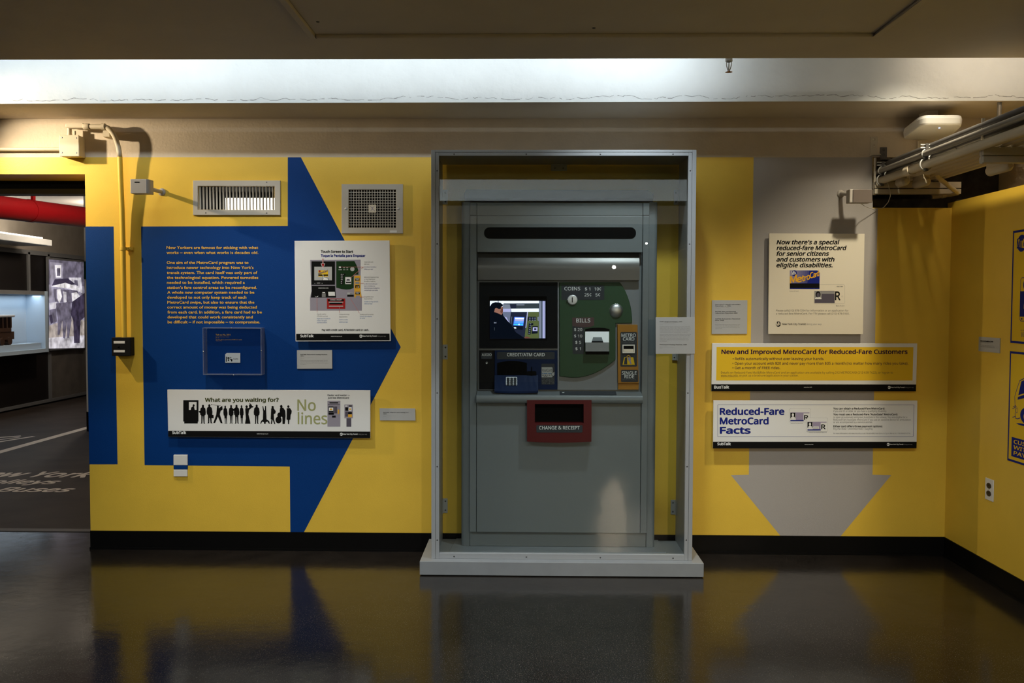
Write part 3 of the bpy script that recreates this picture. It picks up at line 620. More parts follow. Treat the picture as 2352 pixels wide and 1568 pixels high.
# change tray
YT = -.285
tr = B(); f5 = lambda pts: [W(*c5(*p), YT) for p in pts]
tr.prism(f5(R4(818, 126, 1302, 155)), (0, .055, 0), 'red'); tr.prism(f5(R4(818, 155, 877, 315)), (0, .055, 0), 'red'); tr.prism(f5(R4(1243, 155, 1302, 315)), (0, .055, 0), 'red')
bt = [(818, 315), (1302, 315), (1301, 438)] + [(1301 - 483 * k / 10, 436 + 10 * math.sin(math.pi * k / 10)) for k in range(1, 10)] + [(818, 436)]
tr.prism(f5(bt), (0, .055, 0), 'red'); tr.prism(f5(R4(877, 298, 1243, 315)), (0, .055, 0), 'red')
ct = tr.build('change_tray', vm, bevel=.0012, label='dark red change tray')
PR([c5(*p) for p in R4(872, 150, 1248, 305)], -.232, .0015, 'blackmatte', None, 'tray_opening', ct)
MT = sheet(YT - .0012); b = B().prism([W(*c5(*p), YT - .002) for p in rrect(888, 314, 1235, 369, 10)], (0, .0018, 0), 'labelgrey'); b.text(MT, 'CHANGE & RECEIPT', *c5(910, 346), 25 / 3.266, 'ink_white', 303 / 3.266, .012, 0, 4); b.braille(MT, *c5(955, 351), *c5(1170, 363), 'ink_grey', 4, 61); b.build('label', ct)
# ------------------------------------------------------------------ signs on the back wall
def board(name, label, cat, c4_, Y, th, mt, group=None, side=None, bevel=.0008):
    t = thing(name, label, cat, group); quadboard(c4_, Y, th, mt, side).build('panel', t, bevel=bevel); return t
def nyct(b, M, c, x, y, r, dark, light, scale, size, w1, w2, lay=3):
    """roundel with three letters, then the line of type"""
    b.disc(M, *c(x, y), r / scale, r / scale, light, lay)
    for ch, dx, w_, h_ in (('M', -.85, .75, 1.1), ('T', -.1, .45, .85), ('A', .32, .45, .65)): b.text(M, ch, *c(x + dx * r, y + h_ * r * .42), h_ * r * .8 / scale, dark, w_ * r / scale, .03, 0, lay + 2)
    b.text(M, 'New York City Transit', *c(x + r * 1.25, y + size * .42), size / scale, light, w1 / scale, .02, 0, lay)
    b.text(M, 'Going your way', *c(x + r * 1.25 + w1 + size * .4, y + size * .42), size * .9 / scale, 'ink_mid', w2 / scale, 0, .25, lay)
# -- square instruction poster
c = crop(660, 540, 4.75); d = crop(670, 560, 9.8); YS = -.03
t = board('instruction_poster', 'square white instruction poster with a diagram of the ticket machine', 'poster', [c(78, 62), c(1115, 57), c(1126, 1155), c(90, 1158)], YS, .012, 'paper')
M = sheet(YS)
b = B(); b.text(M, 'Touch Screen to Start', *c(367, 191), 25 / 4.75, 'ink_black', 348 / 4.75, .045); b.text(M, 'Toque la Pantalla para Empezar', *c(367, 235), 25 / 4.75, 'ink_blue', 482 / 4.75, .045)
b.text(M, 'Pay with credit card, ATM/debit card or cash.', *c(377, 1042), 19 / 4.75, 'ink_black', 512 / 4.75, .03)
for x_, lines in ((838, (('Insert coins and', 298, 97, 0), ('bills here', 322, 56, 0), ('Introduzca monedas y', 352, 133, 1), ('billetes por aquí', 377, 96, 1), ('MetroCard dispensed here', 464, 158, 0), ('or insert MetroCard', 487, 118, 0), ('for refills or trade-ins.', 510, 124, 0), ('La MetroCard saldrá por', 537, 145, 1), ('aquí o introduzca su', 560, 118, 1), ('MetroCard para recargarla o', 583, 168, 1), ('cambiarla por una nueva', 606, 148, 1), ('SingleRide ticket', 678, 102, 0), ('dispensed here', 700, 90, 0), ('El boleto de Viaje Sencillo', 731, 152, 2), ('saldrá por aquí', 753, 90, 2))),
                  (323, (('Pay with credit or', 867, 102, 0), ('ATM/debit card here', 889, 118, 0), ('Pague aquí con tarjeta de', 915, 146, 2), ('crédito o de cajero', 937, 108, 2), ('automático/débito', 958, 108, 2))),
                  (565, (('Change and receipt', 869, 112, 0), ('dispensed here', 896, 90, 0), ('Cambio y recibo', 927, 95, 2), ('saldrán por aquí', 953, 95, 2))),
                  (792, (('Vending machine number', 870, 150, 0), ('Número de máquina', 891, 130, 2), ('de venta', 911, 53, 2)))):
    for s_, y_, w_, k in lines: b.text(M, s_, *c(x_, y_), 13 / 4.75, ('ink_grey', 'ink_blue', 'ink_sky')[k], w_ / 4.75)
b.build('lettering', t)
b = B(); P = lambda pts, m, l=2: b.poly(M, [d(*p) for p in pts], m, l)
P([(415, 362), (1552, 355), (1552, 1065), (1580, 1210), (1580, 1503), (415, 1503), (412, 1210), (440, 1065)], 'ink_machine', 1)
P(R4(445, 392, 975, 920), 'ink_black'); P(R4(508, 512, 905, 818), 'paper_grey', 3); P(R4(598, 592, 818, 735), 'ink_yellow', 4); P(R4(598, 688, 818, 716), 'ink_black', 5)
b.text(M, 'MetroCard', *d(600, 690), 42 / 9.8, 'ink_blue', 205 / 9.8, .02, .1, 6, 'l', 7); b.disc(M, *d(628, 612), 2.4, 2.2, 'ink_red', 5)
P([(690, 685), (708, 680), (718, 735), (770, 745), (812, 772), (830, 812), (690, 812), (712, 775)], 'ink_white', 7)
for p in (((690, 690), (712, 770)), ((712, 770), (688, 815)), ((718, 690), (728, 745)), ((728, 745), (812, 770)), ((812, 770), (830, 812))): b.line(M, *d(*p[0]), *d(*p[1]), .9, 'ink_black', 8)
b.text(M, 'AUDIO', *d(565, 890), 20 / 9.8, 'ink_white', 76 / 9.8, .01, 0, 4); P([(510, 890), (526, 880), (526, 892)], 'ink_white', 4); P([(678, 876), (694, 892), (678, 892)], 'ink_white', 4)
P([(452, 942), (978, 942), (985, 1062), (1000, 1208), (432, 1208), (452, 1062)], 'ink_black'); b.text(M, 'CREDIT/ATM CARD', *d(600, 1003), 20 / 9.8, 'ink_white', 225 / 9.8, .01, 0, 4)
P(R4(680, 1115, 765, 1196), 'ink_mid', 4); P(R4(690, 1086, 752, 1102), 'ink_white', 4); P([(820, 1078), (970, 1078), (978, 1168), (828, 1170)], 'paper', 4); P([(515, 1170), (545, 1190), (600, 1170), (590, 1185), (540, 1195)], 'ink_white', 4)
for k in range(1, 4): b.line(M, *d(680, 1115 + 20 * k), *d(765, 1115 + 20 * k), .4, 'ink_black', 5)
P([(1002, 388), (1412, 385), (1470, 500), (1500, 600), (1504, 694), (1395, 694), (1395, 990), (1320, 1020), (1230, 1027), (1120, 1015), (1002, 985)], 'ink_dgreen')
b.disc(M, *d(1366, 566), 4.9, 4.9, 'paper_grey', 3); P(R4(1050, 500, 1140, 548), 'ink_black', 3); P(R4(1062, 508, 1110, 540), 'paper', 4)
for s_, x_, y_, w_ in (('COINS', 1055, 588, 75), ('25¢', 1160, 588, 46), ('5¢', 1235, 588, 36), ('$1', 1165, 545, 30), ('10¢', 1230, 545, 40)): b.text(M, s_, *d(x_, y_), 19 / 9.8, 'ink_white', w_ / 9.8, .01, 0, 4)
P([(1090, 665), (1210, 668), (1210, 705), (1166, 725), (1162, 915), (1095, 915)], 'ink_black', 3)
for s_, y_, w_ in (('BILLS', 694, 66), ('$50', 732, 42), ('$20', 772, 42), ('$10', 812, 42), ('$5', 855, 30), ('$1', 895, 28)): b.text(M, s_, *d(1106, y_), 18 / 9.8, 'ink_white', w_ / 9.8, .01, 0, 4)
P(rrect(1200, 742, 1345, 908, 12), 'ink_mid', 3); P(rrect(1210, 752, 1338, 900, 8), 'paper', 4); P([(1240, 790), (1300, 790), (1315, 828), (1230, 828)], 'ink_machine_dark', 5); P(R4(1220, 850, 1336, 880), 'ink_black', 5)
P([(1410, 715), (1550, 710), (1552, 1062), (1410, 1062)], 'ink_orange', 3); P([(1410, 1066), (1555, 1066), (1575, 1208), (1542, 1208), (1535, 1160), (1448, 1160), (1440, 1208), (1415, 1208)], 'ink_orange', 3)
for q in (R4(1428, 762, 1526, 830), R4(1435, 1080, 1538, 1136), R4(1432, 924, 1528, 996)): P(q, 'ink_black', 4)
b.text(M, 'METRO', *d(1434, 790), 20 / 9.8, 'ink_white', 86 / 9.8, .01, 0, 5); b.text(M, 'CARD', *d(1442, 818), 20 / 9.8, 'ink_white', 68 / 9.8, .01, 0, 5); b.text(M, 'SINGLE', *d(1442, 1102), 16 / 9.8, 'ink_white', 86 / 9.8, .01, 0, 5); b.text(M, 'RIDE', *d(1458, 1126), 16 / 9.8, 'ink_white', 52 / 9.8, .01, 0, 5)
P(R4(1435, 848, 1524, 905), 'ink_mid', 4); P([(1450, 985), (1470, 935), (1490, 985)], 'ink_orange', 5); P([(1490, 930), (1515, 985), (1500, 985)], 'ink_white', 5)
P([(1250, 1092), (1380, 1096), (1398, 1186), (1250, 1186)], 'paper_grey', 3); P(R4(1250, 1140, 1396, 1186), 'ink_black', 4); P(rrect(1310, 1100, 1375, 1134, 8), 'ink_mid', 5)
P(R4(792, 1228, 1205, 1462), 'ink_red', 3); P(R4(815, 1244, 1178, 1290), 'ink_black', 4); b.text(M, 'CHANGE & RECEIPT', *d(862, 1270), 24 / 9.8, 'ink_white', 268 / 9.8, .01, 0, 5); P(R4(836, 1302, 1158, 1322), 'paper_grey', 4); P(R4(850, 1322, 1136, 1358), 'ink_black', 4); P(R4(836, 1390, 1158, 1412), 'paper_grey', 4)
for q in (((568, 1215), (572, 1540)), ((1074, 1415), (1074, 1550)), ((1315, 1215), (1525, 1560)), ((1318, 772), (1545, 575)), ((1120, 520), (1620, 518)), ((1560, 560), (1615, 522)), ((1530, 885), (1622, 885)), ((1530, 1192), (1628, 1192))): b.line(M, *d(*q[0]), *d(*q[1]), .8, 'ink_pink', 7)
P([(690, 328), (716, 328), (716, 442), (752, 442), (705, 555), (655, 442), (690, 442)], 'ink_white', 8); P([(694, 328), (712, 328), (712, 448), (742, 448), (705, 540), (666, 448), (694, 448)], 'ink_red', 9)
b.build('machine_diagram', t, label='printed diagram of the machine front')
b = B().poly(M, [c(96, 1075), c(1115, 1073), c(1117, 1146), c(97, 1149)], 'ink_black', 1); b.text(M, 'SubTalk', *c(143, 1112), 27 / 4.75, 'ink_white', 142 / 4.75, .03); b.text(M, 'www.mta.nyc.ny.us', *c(475, 1107), 11 / 4.75, 'ink_white', 122 / 4.75, .005); nyct(b, M, c, 802, 1101, 17, 'ink_black', 'ink_white', 4.75, 15, 152, 95)
b.build('footer_band', t, label='black footer band')
# -- silhouettes banner
c = crop(370, 880, 3.986); YS = -.03
t = board('queue_banner', 'long white banner with a queue of black silhouettes, left of the glass case', 'banner', [c(57, 58), c(1914, 66), c(1915, 502), c(65, 490)], YS, .012, 'paper')
M = sheet(YS)
b = B(); b.text(M, 'What are you waiting for?', *c(403, 168), 33 / 3.986, 'ink_darkolive', 672 / 3.986, .035); b.build('heading', t); b = B(); b.text(M, 'No', *c(1249, 250), 100 / 3.986, 'ink_olive', 165 / 3.986, .012); b.text(M, 'lines', *c(1252, 373), 103 / 3.986, 'ink_olive', 268 / 3.986, .012); b.build('slogan', t, label='large pale olive lettering'); b = B()
b.text(M, 'Faster and easier —', *c(1525, 116), 15 / 3.986, 'ink_black', 203 / 3.986, .02); b.text(M, 'just like MetroCard', *c(1525, 140), 15 / 3.986, 'ink_black', 194 / 3.986, .02); b.build('lettering', t)
b = B(); P = lambda pts, m='ink_black', l=2: b.poly(M, [c(*p) for p in pts], m, l); Dk = lambda x, y, rx, ry, m='ink_black', l=2: b.disc(M, *c(x, y), rx / 3.986, ry / 3.986, m, l, 16)
P([(203, 154), (342, 154), (342, 350), (336, 350), (336, 367), (212, 367), (212, 350), (203, 350)]); P(R4(255, 171, 325, 243), 'paper', 3); P([(272, 243), (275, 222), (290, 212), (302, 216), (308, 243)], 'ink_black', 4); Dk(298, 203, 9, 12, 'ink_black', 4)
def man(x, y0, y1, w=1.0, lean=0, stance=1.0, coat=0):
    h = y1 - y0; X = lambda a, f: x + a * w * h / 175 + lean * (1 - f); Y = lambda f: y0 + f * h
    Dk(X(0, .07), Y(.075), 10 * w, .075 * h)
    P([(X(-6, .13), Y(.12)), (X(6, .13), Y(.12)), (X(22, .19), Y(.19)), (X(27, .4), Y(.4)), (X(24, .55), Y(.55)), (X(17, .55), Y(.55)), (X(16, .6 + coat), Y(.6 + coat)), (X(-16, .6 + coat), Y(.6 + coat)), (X(-17, .55), Y(.55)), (X(-24, .55), Y(.55)), (X(-27, .4), Y(.4)), (X(-22, .19), Y(.19))])
    for sg in (-1, 1): P([(X(sg * 15, .55), Y(.55)), (X(sg * 1, .55), Y(.55)), (X(sg * 5 * stance, .95), Y(.95)), (X(sg * 6 * stance, 1), Y(1)), (X(sg * 22 * stance, 1), Y(1)), (X(sg * 15 * stance, .95), Y(.95))])
man(383, 196, 368); P([(343, 256), (365, 250), (370, 275), (350, 268)])
man(447, 191, 366, 1, -6, 1.1, .12); P([(455, 286), (480, 290), (482, 320), (452, 318)])
Dk(520, 216, 10, 12); P([(510, 226), (532, 226), (560, 205), (564, 240), (545, 252), (538, 285), (560, 355), (562, 366), (545, 364), (520, 305), (495, 362), (478, 364), (505, 285)]); b.line(M, *c(460, 194), *c(545, 206), .7, 'ink_black', 2); Dk(462, 196, 5, 4)
man(594, 203, 370, .75, -8, .8, .1); man(641, 198, 368, .85, 0, .8); P([(655, 235), (690, 225), (690, 245), (655, 255)]); man(694, 196, 368, .95, -4, 1.0, .05); man(740, 200, 368, .7, -4, .8, .1)
Dk(783, 214, 11, 13); P([(770, 228), (800, 226), (830, 205), (838, 215), (805, 245), (800, 285), (815, 350), (818, 370), (768, 370), (776, 320), (772, 270)]); Dk(818, 208, 14, 18); P([(830, 205), (848, 212), (835, 225)]); P([(806, 185), (816, 180), (820, 195)])
man(875, 194, 370, 1.0, 0, .9)
P([(927, 207), (935, 210), (943, 250), (950, 240), (952, 207), (960, 206), (962, 250), (966, 330), (990, 345), (996, 372), (985, 368), (975, 350), (960, 355), (938, 355), (925, 350), (915, 372), (908, 368), (915, 345), (932, 330), (934, 260)]); Dk(950, 362, 9, 10)
Dk(1021, 218, 11, 12); P([(1008, 228), (1030, 226), (1050, 255), (1046, 275), (1032, 282), (1034, 330), (1046, 372), (1036, 374), (1022, 332), (1014, 374), (1004, 372), (1010, 330), (1003, 330), (1006, 260)])
Dk(1100, 212, 12, 14); P([(1090, 224), (1118, 222), (1136, 250), (1140, 300), (1132, 372), (1112, 374), (1110, 310), (1090, 290), (1086, 250)]); Dk(1075, 335, 28, 32); Dk(1086, 290, 22, 24); b.line(M, *c(1092, 290), *c(1108, 205), 1.6, 'ink_black', 2)
Dk(1165, 213, 10, 12); P([(1150, 228), (1180, 226), (1196, 250), (1194, 275), (1186, 290), (1184, 332), (1174, 335), (1172, 374), (1162, 374), (1160, 335), (1148, 332), (1150, 270)])
b.build('silhouettes', t, label='black silhouettes of people queueing at a booth')
b = B(); P(R4(1523, 160, 1641, 396), 'ink_machine', 2); P(R4(1526, 192, 1637, 198), 'ink_machine_dark', 3); P(rrect(1541, 173, 1622, 184, 5), 'ink_black', 3); P(R4(1532, 212, 1580, 262), 'ink_black', 3); P(R4(1537, 222, 1576, 252), 'ink_white', 4); Dk(1556, 238, 12, 8, 'ink_orange', 5); P(R4(1584, 212, 1612, 275), 'ink_machine_dark', 3); P(R4(1617, 240, 1630, 280), 'ink_orange', 3); P(R4(1532, 266, 1582, 288), 'ink_black', 3); P(R4(1564, 294, 1600, 314), 'ink_machine_dark', 3); P(R4(1567, 298, 1597, 312), 'ink_black', 4)
P(R4(1678, 194, 1755, 320), 'ink_machine', 2); P(R4(1697, 320, 1741, 397), 'ink_machine_dark', 2); P(R4(1685, 203, 1706, 213), 'paper', 3); P(R4(1720, 203, 1748, 212), 'ink_black', 3); P(R4(1686, 220, 1714, 252), 'ink_black', 3); P(R4(1716, 220, 1744, 252), 'ink_white', 3); Dk(1730, 236, 9, 8, 'ink_orange', 4); P(R4(1686, 258, 1712, 305), 'ink_machine_dark', 3); P(R4(1712, 262, 1748, 282), 'ink_black', 3); P(R4(1712, 284, 1748, 310), 'ink_orange', 3); b.build('machine_pictures', t, label='printed pictures of two fare machines')
b = B().poly(M, [c(65, 434), c(1914, 442), c(1915, 501), c(65, 489)], 'ink_black', 1); b.text(M, 'SubTalk', *c(103, 463), 24 / 3.986, 'ink_white', 125 / 3.986, .03); b.text(M, 'www.mta.nyc.ny.us', *c(876, 466), 9 / 3.986, 'ink_white', 104 / 3.986, .005); nyct(b, M, c, 1650, 466, 14, 'ink_black', 'ink_white', 3.986, 12, 132, 82); b.build('footer_band', t, label='black footer band')
# -- senior poster
c = crop(1740, 520, 5.807); YS = -.035
t = board('reduced_fare_poster', 'square cream poster with bold italic heading on the grey arrow', 'poster', [c(157, 92), c(1428, 97), c(1406, 1436), c(143, 1433)], YS, .012, 'paper_cream')
M = sheet(YS); b = B()
for s_, y_, w_, x_ in (("Now there's a special", 236, 835, 256), ('reduced-fare MetroCard', 313, 930, 256), ('for senior citizens', 389, 695, 256), ('and customers with', 466, 770, 254), ('eligible disabilities.', 543, 745, 254)): b.text(M, s_, *c(x_, y_), 54 / 5.807, 'ink_black', w_ / 5.807, .035, .22)
b.text(M, 'Front of card', *c(429, 868), 14 / 5.807, 'ink_grey', 116 / 5.807); b.text(M, 'Back of card', *c(1046, 1064), 14 / 5.807, 'ink_grey', 110 / 5.807)
b.text(M, 'Please call (212) 878-7294 for information or an application for', *c(246, 1132), 24 / 5.807, 'ink_black', 966 / 5.807, -.004); b.text(M, 'a reduced-fare MetroCard. For TTY please call (212) 878-0165.', *c(246, 1174), 24 / 5.807, 'ink_black', 978 / 5.807, -.004)
b.disc(M, *c(277, 1301), 34 / 5.807, 36 / 5.807, 'ink_black', 2)
for ch, x_, w_, h_ in (('M', 248, 32, 46), ('T', 274, 18, 34), ('A', 289, 16, 26)): b.text(M, ch, *c(x_, 1301 + h_ * .45), h_ / 5.807, 'paper_cream', w_ / 5.807, .03, 0, 4)
b.text(M, 'New York City Transit', *c(326, 1312), 24 / 5.807, 'ink_black', 318 / 5.807, .012); b.text(M, 'Going your way', *c(652, 1312), 22 / 5.807, 'ink_mid', 205 / 5.807, 0, .25); b.build('lettering', t)
b = B(); P = lambda pts, m, l=2: b.poly(M, [c(*p) for p in pts], m, l)
P([(430, 585), (798, 585), (829, 616), (826, 834), (430, 832)], 'ink_blue', 1)
for k in range(10): P([(430 + k * 26, 586), (456 + k * 26, 586), (420 + k * 26 + 10, 756), (430 + max(0, k * 26 - 26), 756)], mat('print_blue_%d' % k, (.30 - .028 * k, .27 - .024 * k, .42 - .02 * k), .6) and 'print_blue_%d' % k, 2)
P(R4(430, 759, 827, 820), 'ink_black', 3); b.disc(M, *c(488, 622), 6.6, 6.8, 'ink_blue', 4)
for ch, x_, w_, h_ in (('M', 455, 28, 50), ('T', 484, 16, 36), ('A', 499, 15, 26)): b.text(M, ch, *c(x_, 624 + h_ * .42), h_ / 5.807, 'paper', w_ / 5.807, .03, 0, 5)
for k, (ch, x_, w_, h_, yb_) in enumerate((('M', 436, 86, 92, 755), ('e', 526, 62, 72, 750), ('t', 592, 32, 86, 733), ('r', 626, 30, 58, 722), ('o', 656, 42, 62, 712), ('C', 700, 40, 78, 692), ('a', 742, 32, 56, 682), ('r', 776, 18, 52, 672), ('d', 794, 26, 76, 664))): b.text(M, ch, *c(x_, yb_), h_ * (1 if ch in 'MCtd' else 1.25) / 5.807 * .95, 'ink_orange', w_ / 5.807, .03, 0, 6, 'l', w_ * .3 / 5.807)
b.build('card_front', t, label='printed front of a blue and yellow fare card')
b = B(); rr_ = rrect(752, 775, 1165, 1030, 22, 4)
for i in range(len(rr_)): b.line(M, *c(*rr_[i]), *c(*rr_[(i + 1) % len(rr_)]), .3, 'ink_mid', 1)
P(R4(760, 858, 1028, 1021), 'ink_machine_dark', 3); P(R4(856, 862, 1028, 898), 'ink_mid', 4); P(R4(762, 862, 855, 968), 'ink_mid', 4); P([(765, 968), (770, 950), (795, 940), (825, 940), (848, 950), (853, 968)], 'paper', 5); b.disc(M, *c(808, 906), 5.6, 7.2, 'ink_black', 5); b.disc(M, *c(810, 912), 3.6, 5.2, 'ink_machine_dark', 6)
b.text(M, 'R', *c(1036, 980), 112 / 5.807, 'ink_black', 66 / 5.807, .02, 0, 3); b.text(M, 'RMC-000', *c(1058, 806), 13 / 5.807, 'ink_grey', 78 / 5.807, .01, 0, 3); b.disc(M, *c(1129, 932), 1.6, 1.6, 'ink_mid', 2); b.disc(M, *c(1129, 932), 1.3, 1.3, 'paper_cream', 3); b.build('card_back', t, label='printed back of a fare card with a grey portrait')
# -- yellow banner
c = crop(1620, 780, 4.704); YS = -.035
t = board('yellow_banner', 'long white-bordered yellow banner with black footer, upper of two on the grey arrow', 'banner', [c(74, 38), c(2291, 40), c(2276, 557), c(66, 556)], YS, .012, 'paper')
M = sheet(YS); b = B().poly(M, [c(122, 78), c(2249, 80), c(2239, 441), c(117, 440)], 'ink_yellow', 1)
b.text(M, 'New and Improved MetroCard for Reduced-Fare Customers', *c(177, 152), 44 / 4.704, 'ink_purple', 2006 / 4.704, .03)
for s_, x_, y_, w_ in (('• Refills automatically without ever leaving your hands.', 296, 219, 988), ('• Open your account with $20 and never pay more than $35 a month (no matter how many rides you take).', 294, 268, 1898), ('• Get a month of FREE rides.', 294, 317, 516)): b.text(M, s_, *c(x_, y_), 27 / 4.704, 'ink_purple', w_ / 4.704, .008)
b.text(M, 'Details on Reduced-Fare Mail&Ride MetroCard and an application are available by calling 212 METROCARD (212-638-7622), or log on to', *c(169, 365), 22 / 4.704, 'ink_purple', 1858 / 4.704, -.005); b.text(M, 'www.mta.info, or pick up a brochure/application in your station.', *c(168, 397), 22 / 4.704, 'ink_purple', 838 / 4.704, -.005); b.line(M, *c(168, 401), *c(352, 401), .4, 'ink_purple', 2); b.build('lettering', t)
b = B().poly(M, [c(66, 481), c(2278, 483), c(2276, 557), c(66, 556)], 'ink_black', 1); b.text(M, 'BusTalk', *c(96, 526), 29 / 4.704, 'ink_white', 160 / 4.704, .03); b.text(M, 'www.mta.info', *c(1064, 517), 9 / 4.704, 'ink_white', 88 / 4.704, .005); nyct(b, M, c, 1987, 515, 16, 'ink_black', 'ink_white', 4.704, 12, 146, 94); b.build('footer_band', t, label='black footer band')
# -- facts banner
c = crop(1620, 905, 4.704); YS = -.045
t = board('facts_banner', 'long white banner with blue heading and two fare cards, lower on the grey arrow', 'banner', [c(88, 68), c(2292, 69), c(2282, 584), c(83, 586)], YS, .012, 'paper')
M = sheet(YS); b = B()
for s_, x_, y_, w_ in (('Reduced-Fare', 160, 220, 690), ('MetroCard', 160, 323, 520), ('Facts', 162, 424, 322)): b.text(M, s_, *c(x_, y_), 68 / 4.704, 'ink_blue', w_ / 4.704, .04)
for s_, y_, w_, k in (('You can obtain a Reduced-Fare MetroCard:', 164, 556, 1), ('if you are 65 or older, or you have a qualifying disability.', 192, 576, 0), ('You must use a Reduced-Fare “AutoGate” MetroCard:', 227, 694, 1), ('to open an automatic entry/exit AutoGate in the subway. You are eligible for a', 258, 796, 0), ('Reduced-Fare AutoGate MetroCard if you use an assistive device for ambulation', 285, 836, 0), ('or are accompanied by a service animal.', 311, 422, 0), ('Either card offers three payment options:', 356, 530, 1), ('Pay-Per-Ride • Unlimited Ride • EasyPay', 384, 426, 0), ('For more information, visit www.mta.info, or call 718-243-4999, from 9 a.m. to 5 p.m. Mon to Fri • 718-596-8273 (TTY).', 429, 832, 2)): b.text(M, s_, *c(1384, y_), (19, 19, 12)[k] / 4.704, 'ink_black' if k == 1 else 'ink_grey', w_ / 4.704, (0, .03, .005)[k])
b.text(M, 'Reduced-Fare MetroCard', *c(924, 319), 9 / 4.704, 'ink_grey', 130 / 4.704); b.text(M, 'Reduced-Fare “AutoGate” MetroCard', *c(1122, 416), 9 / 4.704, 'ink_grey', 188 / 4.704)
for q in (((135, 114), (2256, 116)), ((2256, 116), (2246, 457)), ((2246, 457), (134, 458)), ((134, 458), (135, 114))): b.line(M, *c(*q[0]), *c(*q[1]), .7, 'ink_blue', 1)
b.build('lettering', t)
for (ox, oy, auto) in ((905, 153, 0), (1090, 254, 1)):
    b = B(); P = lambda pts, m, l=2: b.poly(M, [c(ox + x, oy + y) for x, y in pts], m, l + auto * 6); o_ = [(18, 0), (222, 0), (234, 12), (234, 138), (222, 150), (12, 150), (0, 138), (0, 18)]
    P(o_, 'ink_mid', 1); P([(x * .99 + 1.2, y * .985 + 1.2) for x, y in o_], 'paper', 2); P(R4(14, 44, 220, 53), 'ink_lilac', 3); P(R4(72, 53, 156, 126), 'ink_lilac', 3); P(R4(14, 126, 158, 138), 'ink_blue', 3); P(R4(14, 48, 68, 108), 'ink_black', 4); P([(20, 112), (22, 96), (34, 88), (50, 88), (62, 96), (64, 112)], 'paper', 5); b.disc(M, *c(ox + 41, oy + 70), 2.6, 3.6, 'paper', 5 + auto * 6)
    b.text(M, 'R', *c(ox + 164, oy + 122), 48 / 4.704, 'ink_black', 44 / 4.704, .02, 0, 5 + auto * 6)
    if auto: P(rrect(76, 94, 138, 120, 5), 'paper', 5); b.text(M, 'AutoGate', *c(ox + 82, oy + 105), 7 / 4.704, 'ink_grey', 50 / 4.704, 0, 0, 13); b.text(M, 'MetroCard', *c(ox + 82, oy + 116), 7 / 4.704, 'ink_grey', 52 / 4.704, 0, 0, 13)
    b.build('card_picture', t)
b = B().poly(M, [c(84, 513), c(2284, 513), c(2282, 584), c(83, 586)], 'ink_black', 1); b.text(M, 'SubTalk', *c(132, 550), 27 / 4.704, 'ink_white', 142 / 4.704, .03); b.text(M, 'www.mta.info', *c(1073, 547), 9 / 4.704, 'ink_white', 94 / 4.704, .005); nyct(b, M, c, 1976, 542, 16, 'ink_black', 'ink_white', 4.704, 12, 144, 94); b.build('footer_band', t, label='black footer band')
# -- small grey captions
FACE[0] = HUMANIST
def caption(label, c, s, q, Y, lines, th=.003):
    t = board('caption_label', label, 'caption', [c(*p) for p in q], Y, th, 'paper_grey', 'grey museum captions', None, .0004); M = sheet(Y); b = B()
    for s_, x_, y_, w_, k in lines: b.text(M, s_, *c(x_, y_), (26, 15, 19)[k] * (s / 15.68 if k < 3 else 1) / s, ('ink_black', 'ink_mid', 'ink_grey')[k], w_ / s, (.03, 0, 0)[k], 0, 1)
    b.build('lettering', t); return t
caption('small grey caption stuck on the right edge of the glass case', crop(1500, 720, 15.68), 15.68, [(95, 131), (1502, 126), (1502, 1448), (95, 1452)], CY - .0015,
    (('MVM design prototype, 1997', 238, 305, 812, 0), ('New York Transit Museum Collection', 238, 374, 530, 1), ('1997.26', 238, 410, 115, 1), ('Vending machines for fare payment were first tried with', 238, 478, 1090, 2), ('tokens, back in the 1950s. In the 1990s, when the magnetic', 238, 528, 1112, 2), ('card fare payment system was being developed, the MTA', 238, 577, 1115, 2), ('sought to find better ways of making the cards available', 238, 626, 1086, 2), ('outside of the traditional “token booths” in stations.', 238, 676, 1010, 2), ('Antenna Design developed the MVM (MetroCard Vending', 238, 751, 1124, 2), ('Machine) as a way for customers to purchase and refill', 238, 800, 1078, 2), ('their cards. The colored areas are a way to quickly teach', 238, 850, 1078, 2), ('people how to use the machine: green for where the', 238, 899, 1020, 2), ('money goes, yellow for where the MetroCards would', 238, 949, 1036, 2), ('be dispensed.', 238, 998, 265, 2), ('MetroCard Vending Machine, 1998', 238, 1130, 974, 0), ('By Antenna Design', 238, 1192, 270, 1), ('New York Transit Museum Collection', 238, 1226, 532, 1), ('2006.7', 238, 1262, 92, 1)), .0014)
k = 12.06
caption('grey square caption on the yellow wall beside the cream poster', crop(1610, 660, k), k, [(306, 352), (1288, 352), (1278, 1284), (297, 1286)], -.006,
    (("Now there's a special reduced-fare", 400, 478, 692, 0), ('MetroCard..., c. 1990s', 400, 521, 430, 0), ('New York Transit Museum Collection', 400, 562, 375, 1), ('XX.2005.10.2', 400, 588, 150, 1), ('BusTalk: New and improved', 400, 677, 562, 0), ('reduced-fare MetroCard, 2003', 400, 719, 610, 0), ('New York Transit Museum Collection', 400, 762, 372, 1), ('2006.15.46', 400, 788, 125, 1), ('SubTalk: Reduced-fare MetroCard', 400, 878, 682, 0), ('Facts, 2008', 398, 920, 236, 0), ('New York Transit Museum Collection', 398, 962, 370, 1), ('2009.22.6', 398, 988, 112, 1), ('Reduced-fare MetroCards have evolved since their', 398, 1036, 685, 2), ('introduction in the 1990s, growing to include the', 398, 1072, 660, 2), ('Long Island Rail Road, Metro-North Railroad, and', 398, 1108, 672, 2), ('express buses.', 398, 1143, 195, 2)))
c = crop(660, 540, 4.75)
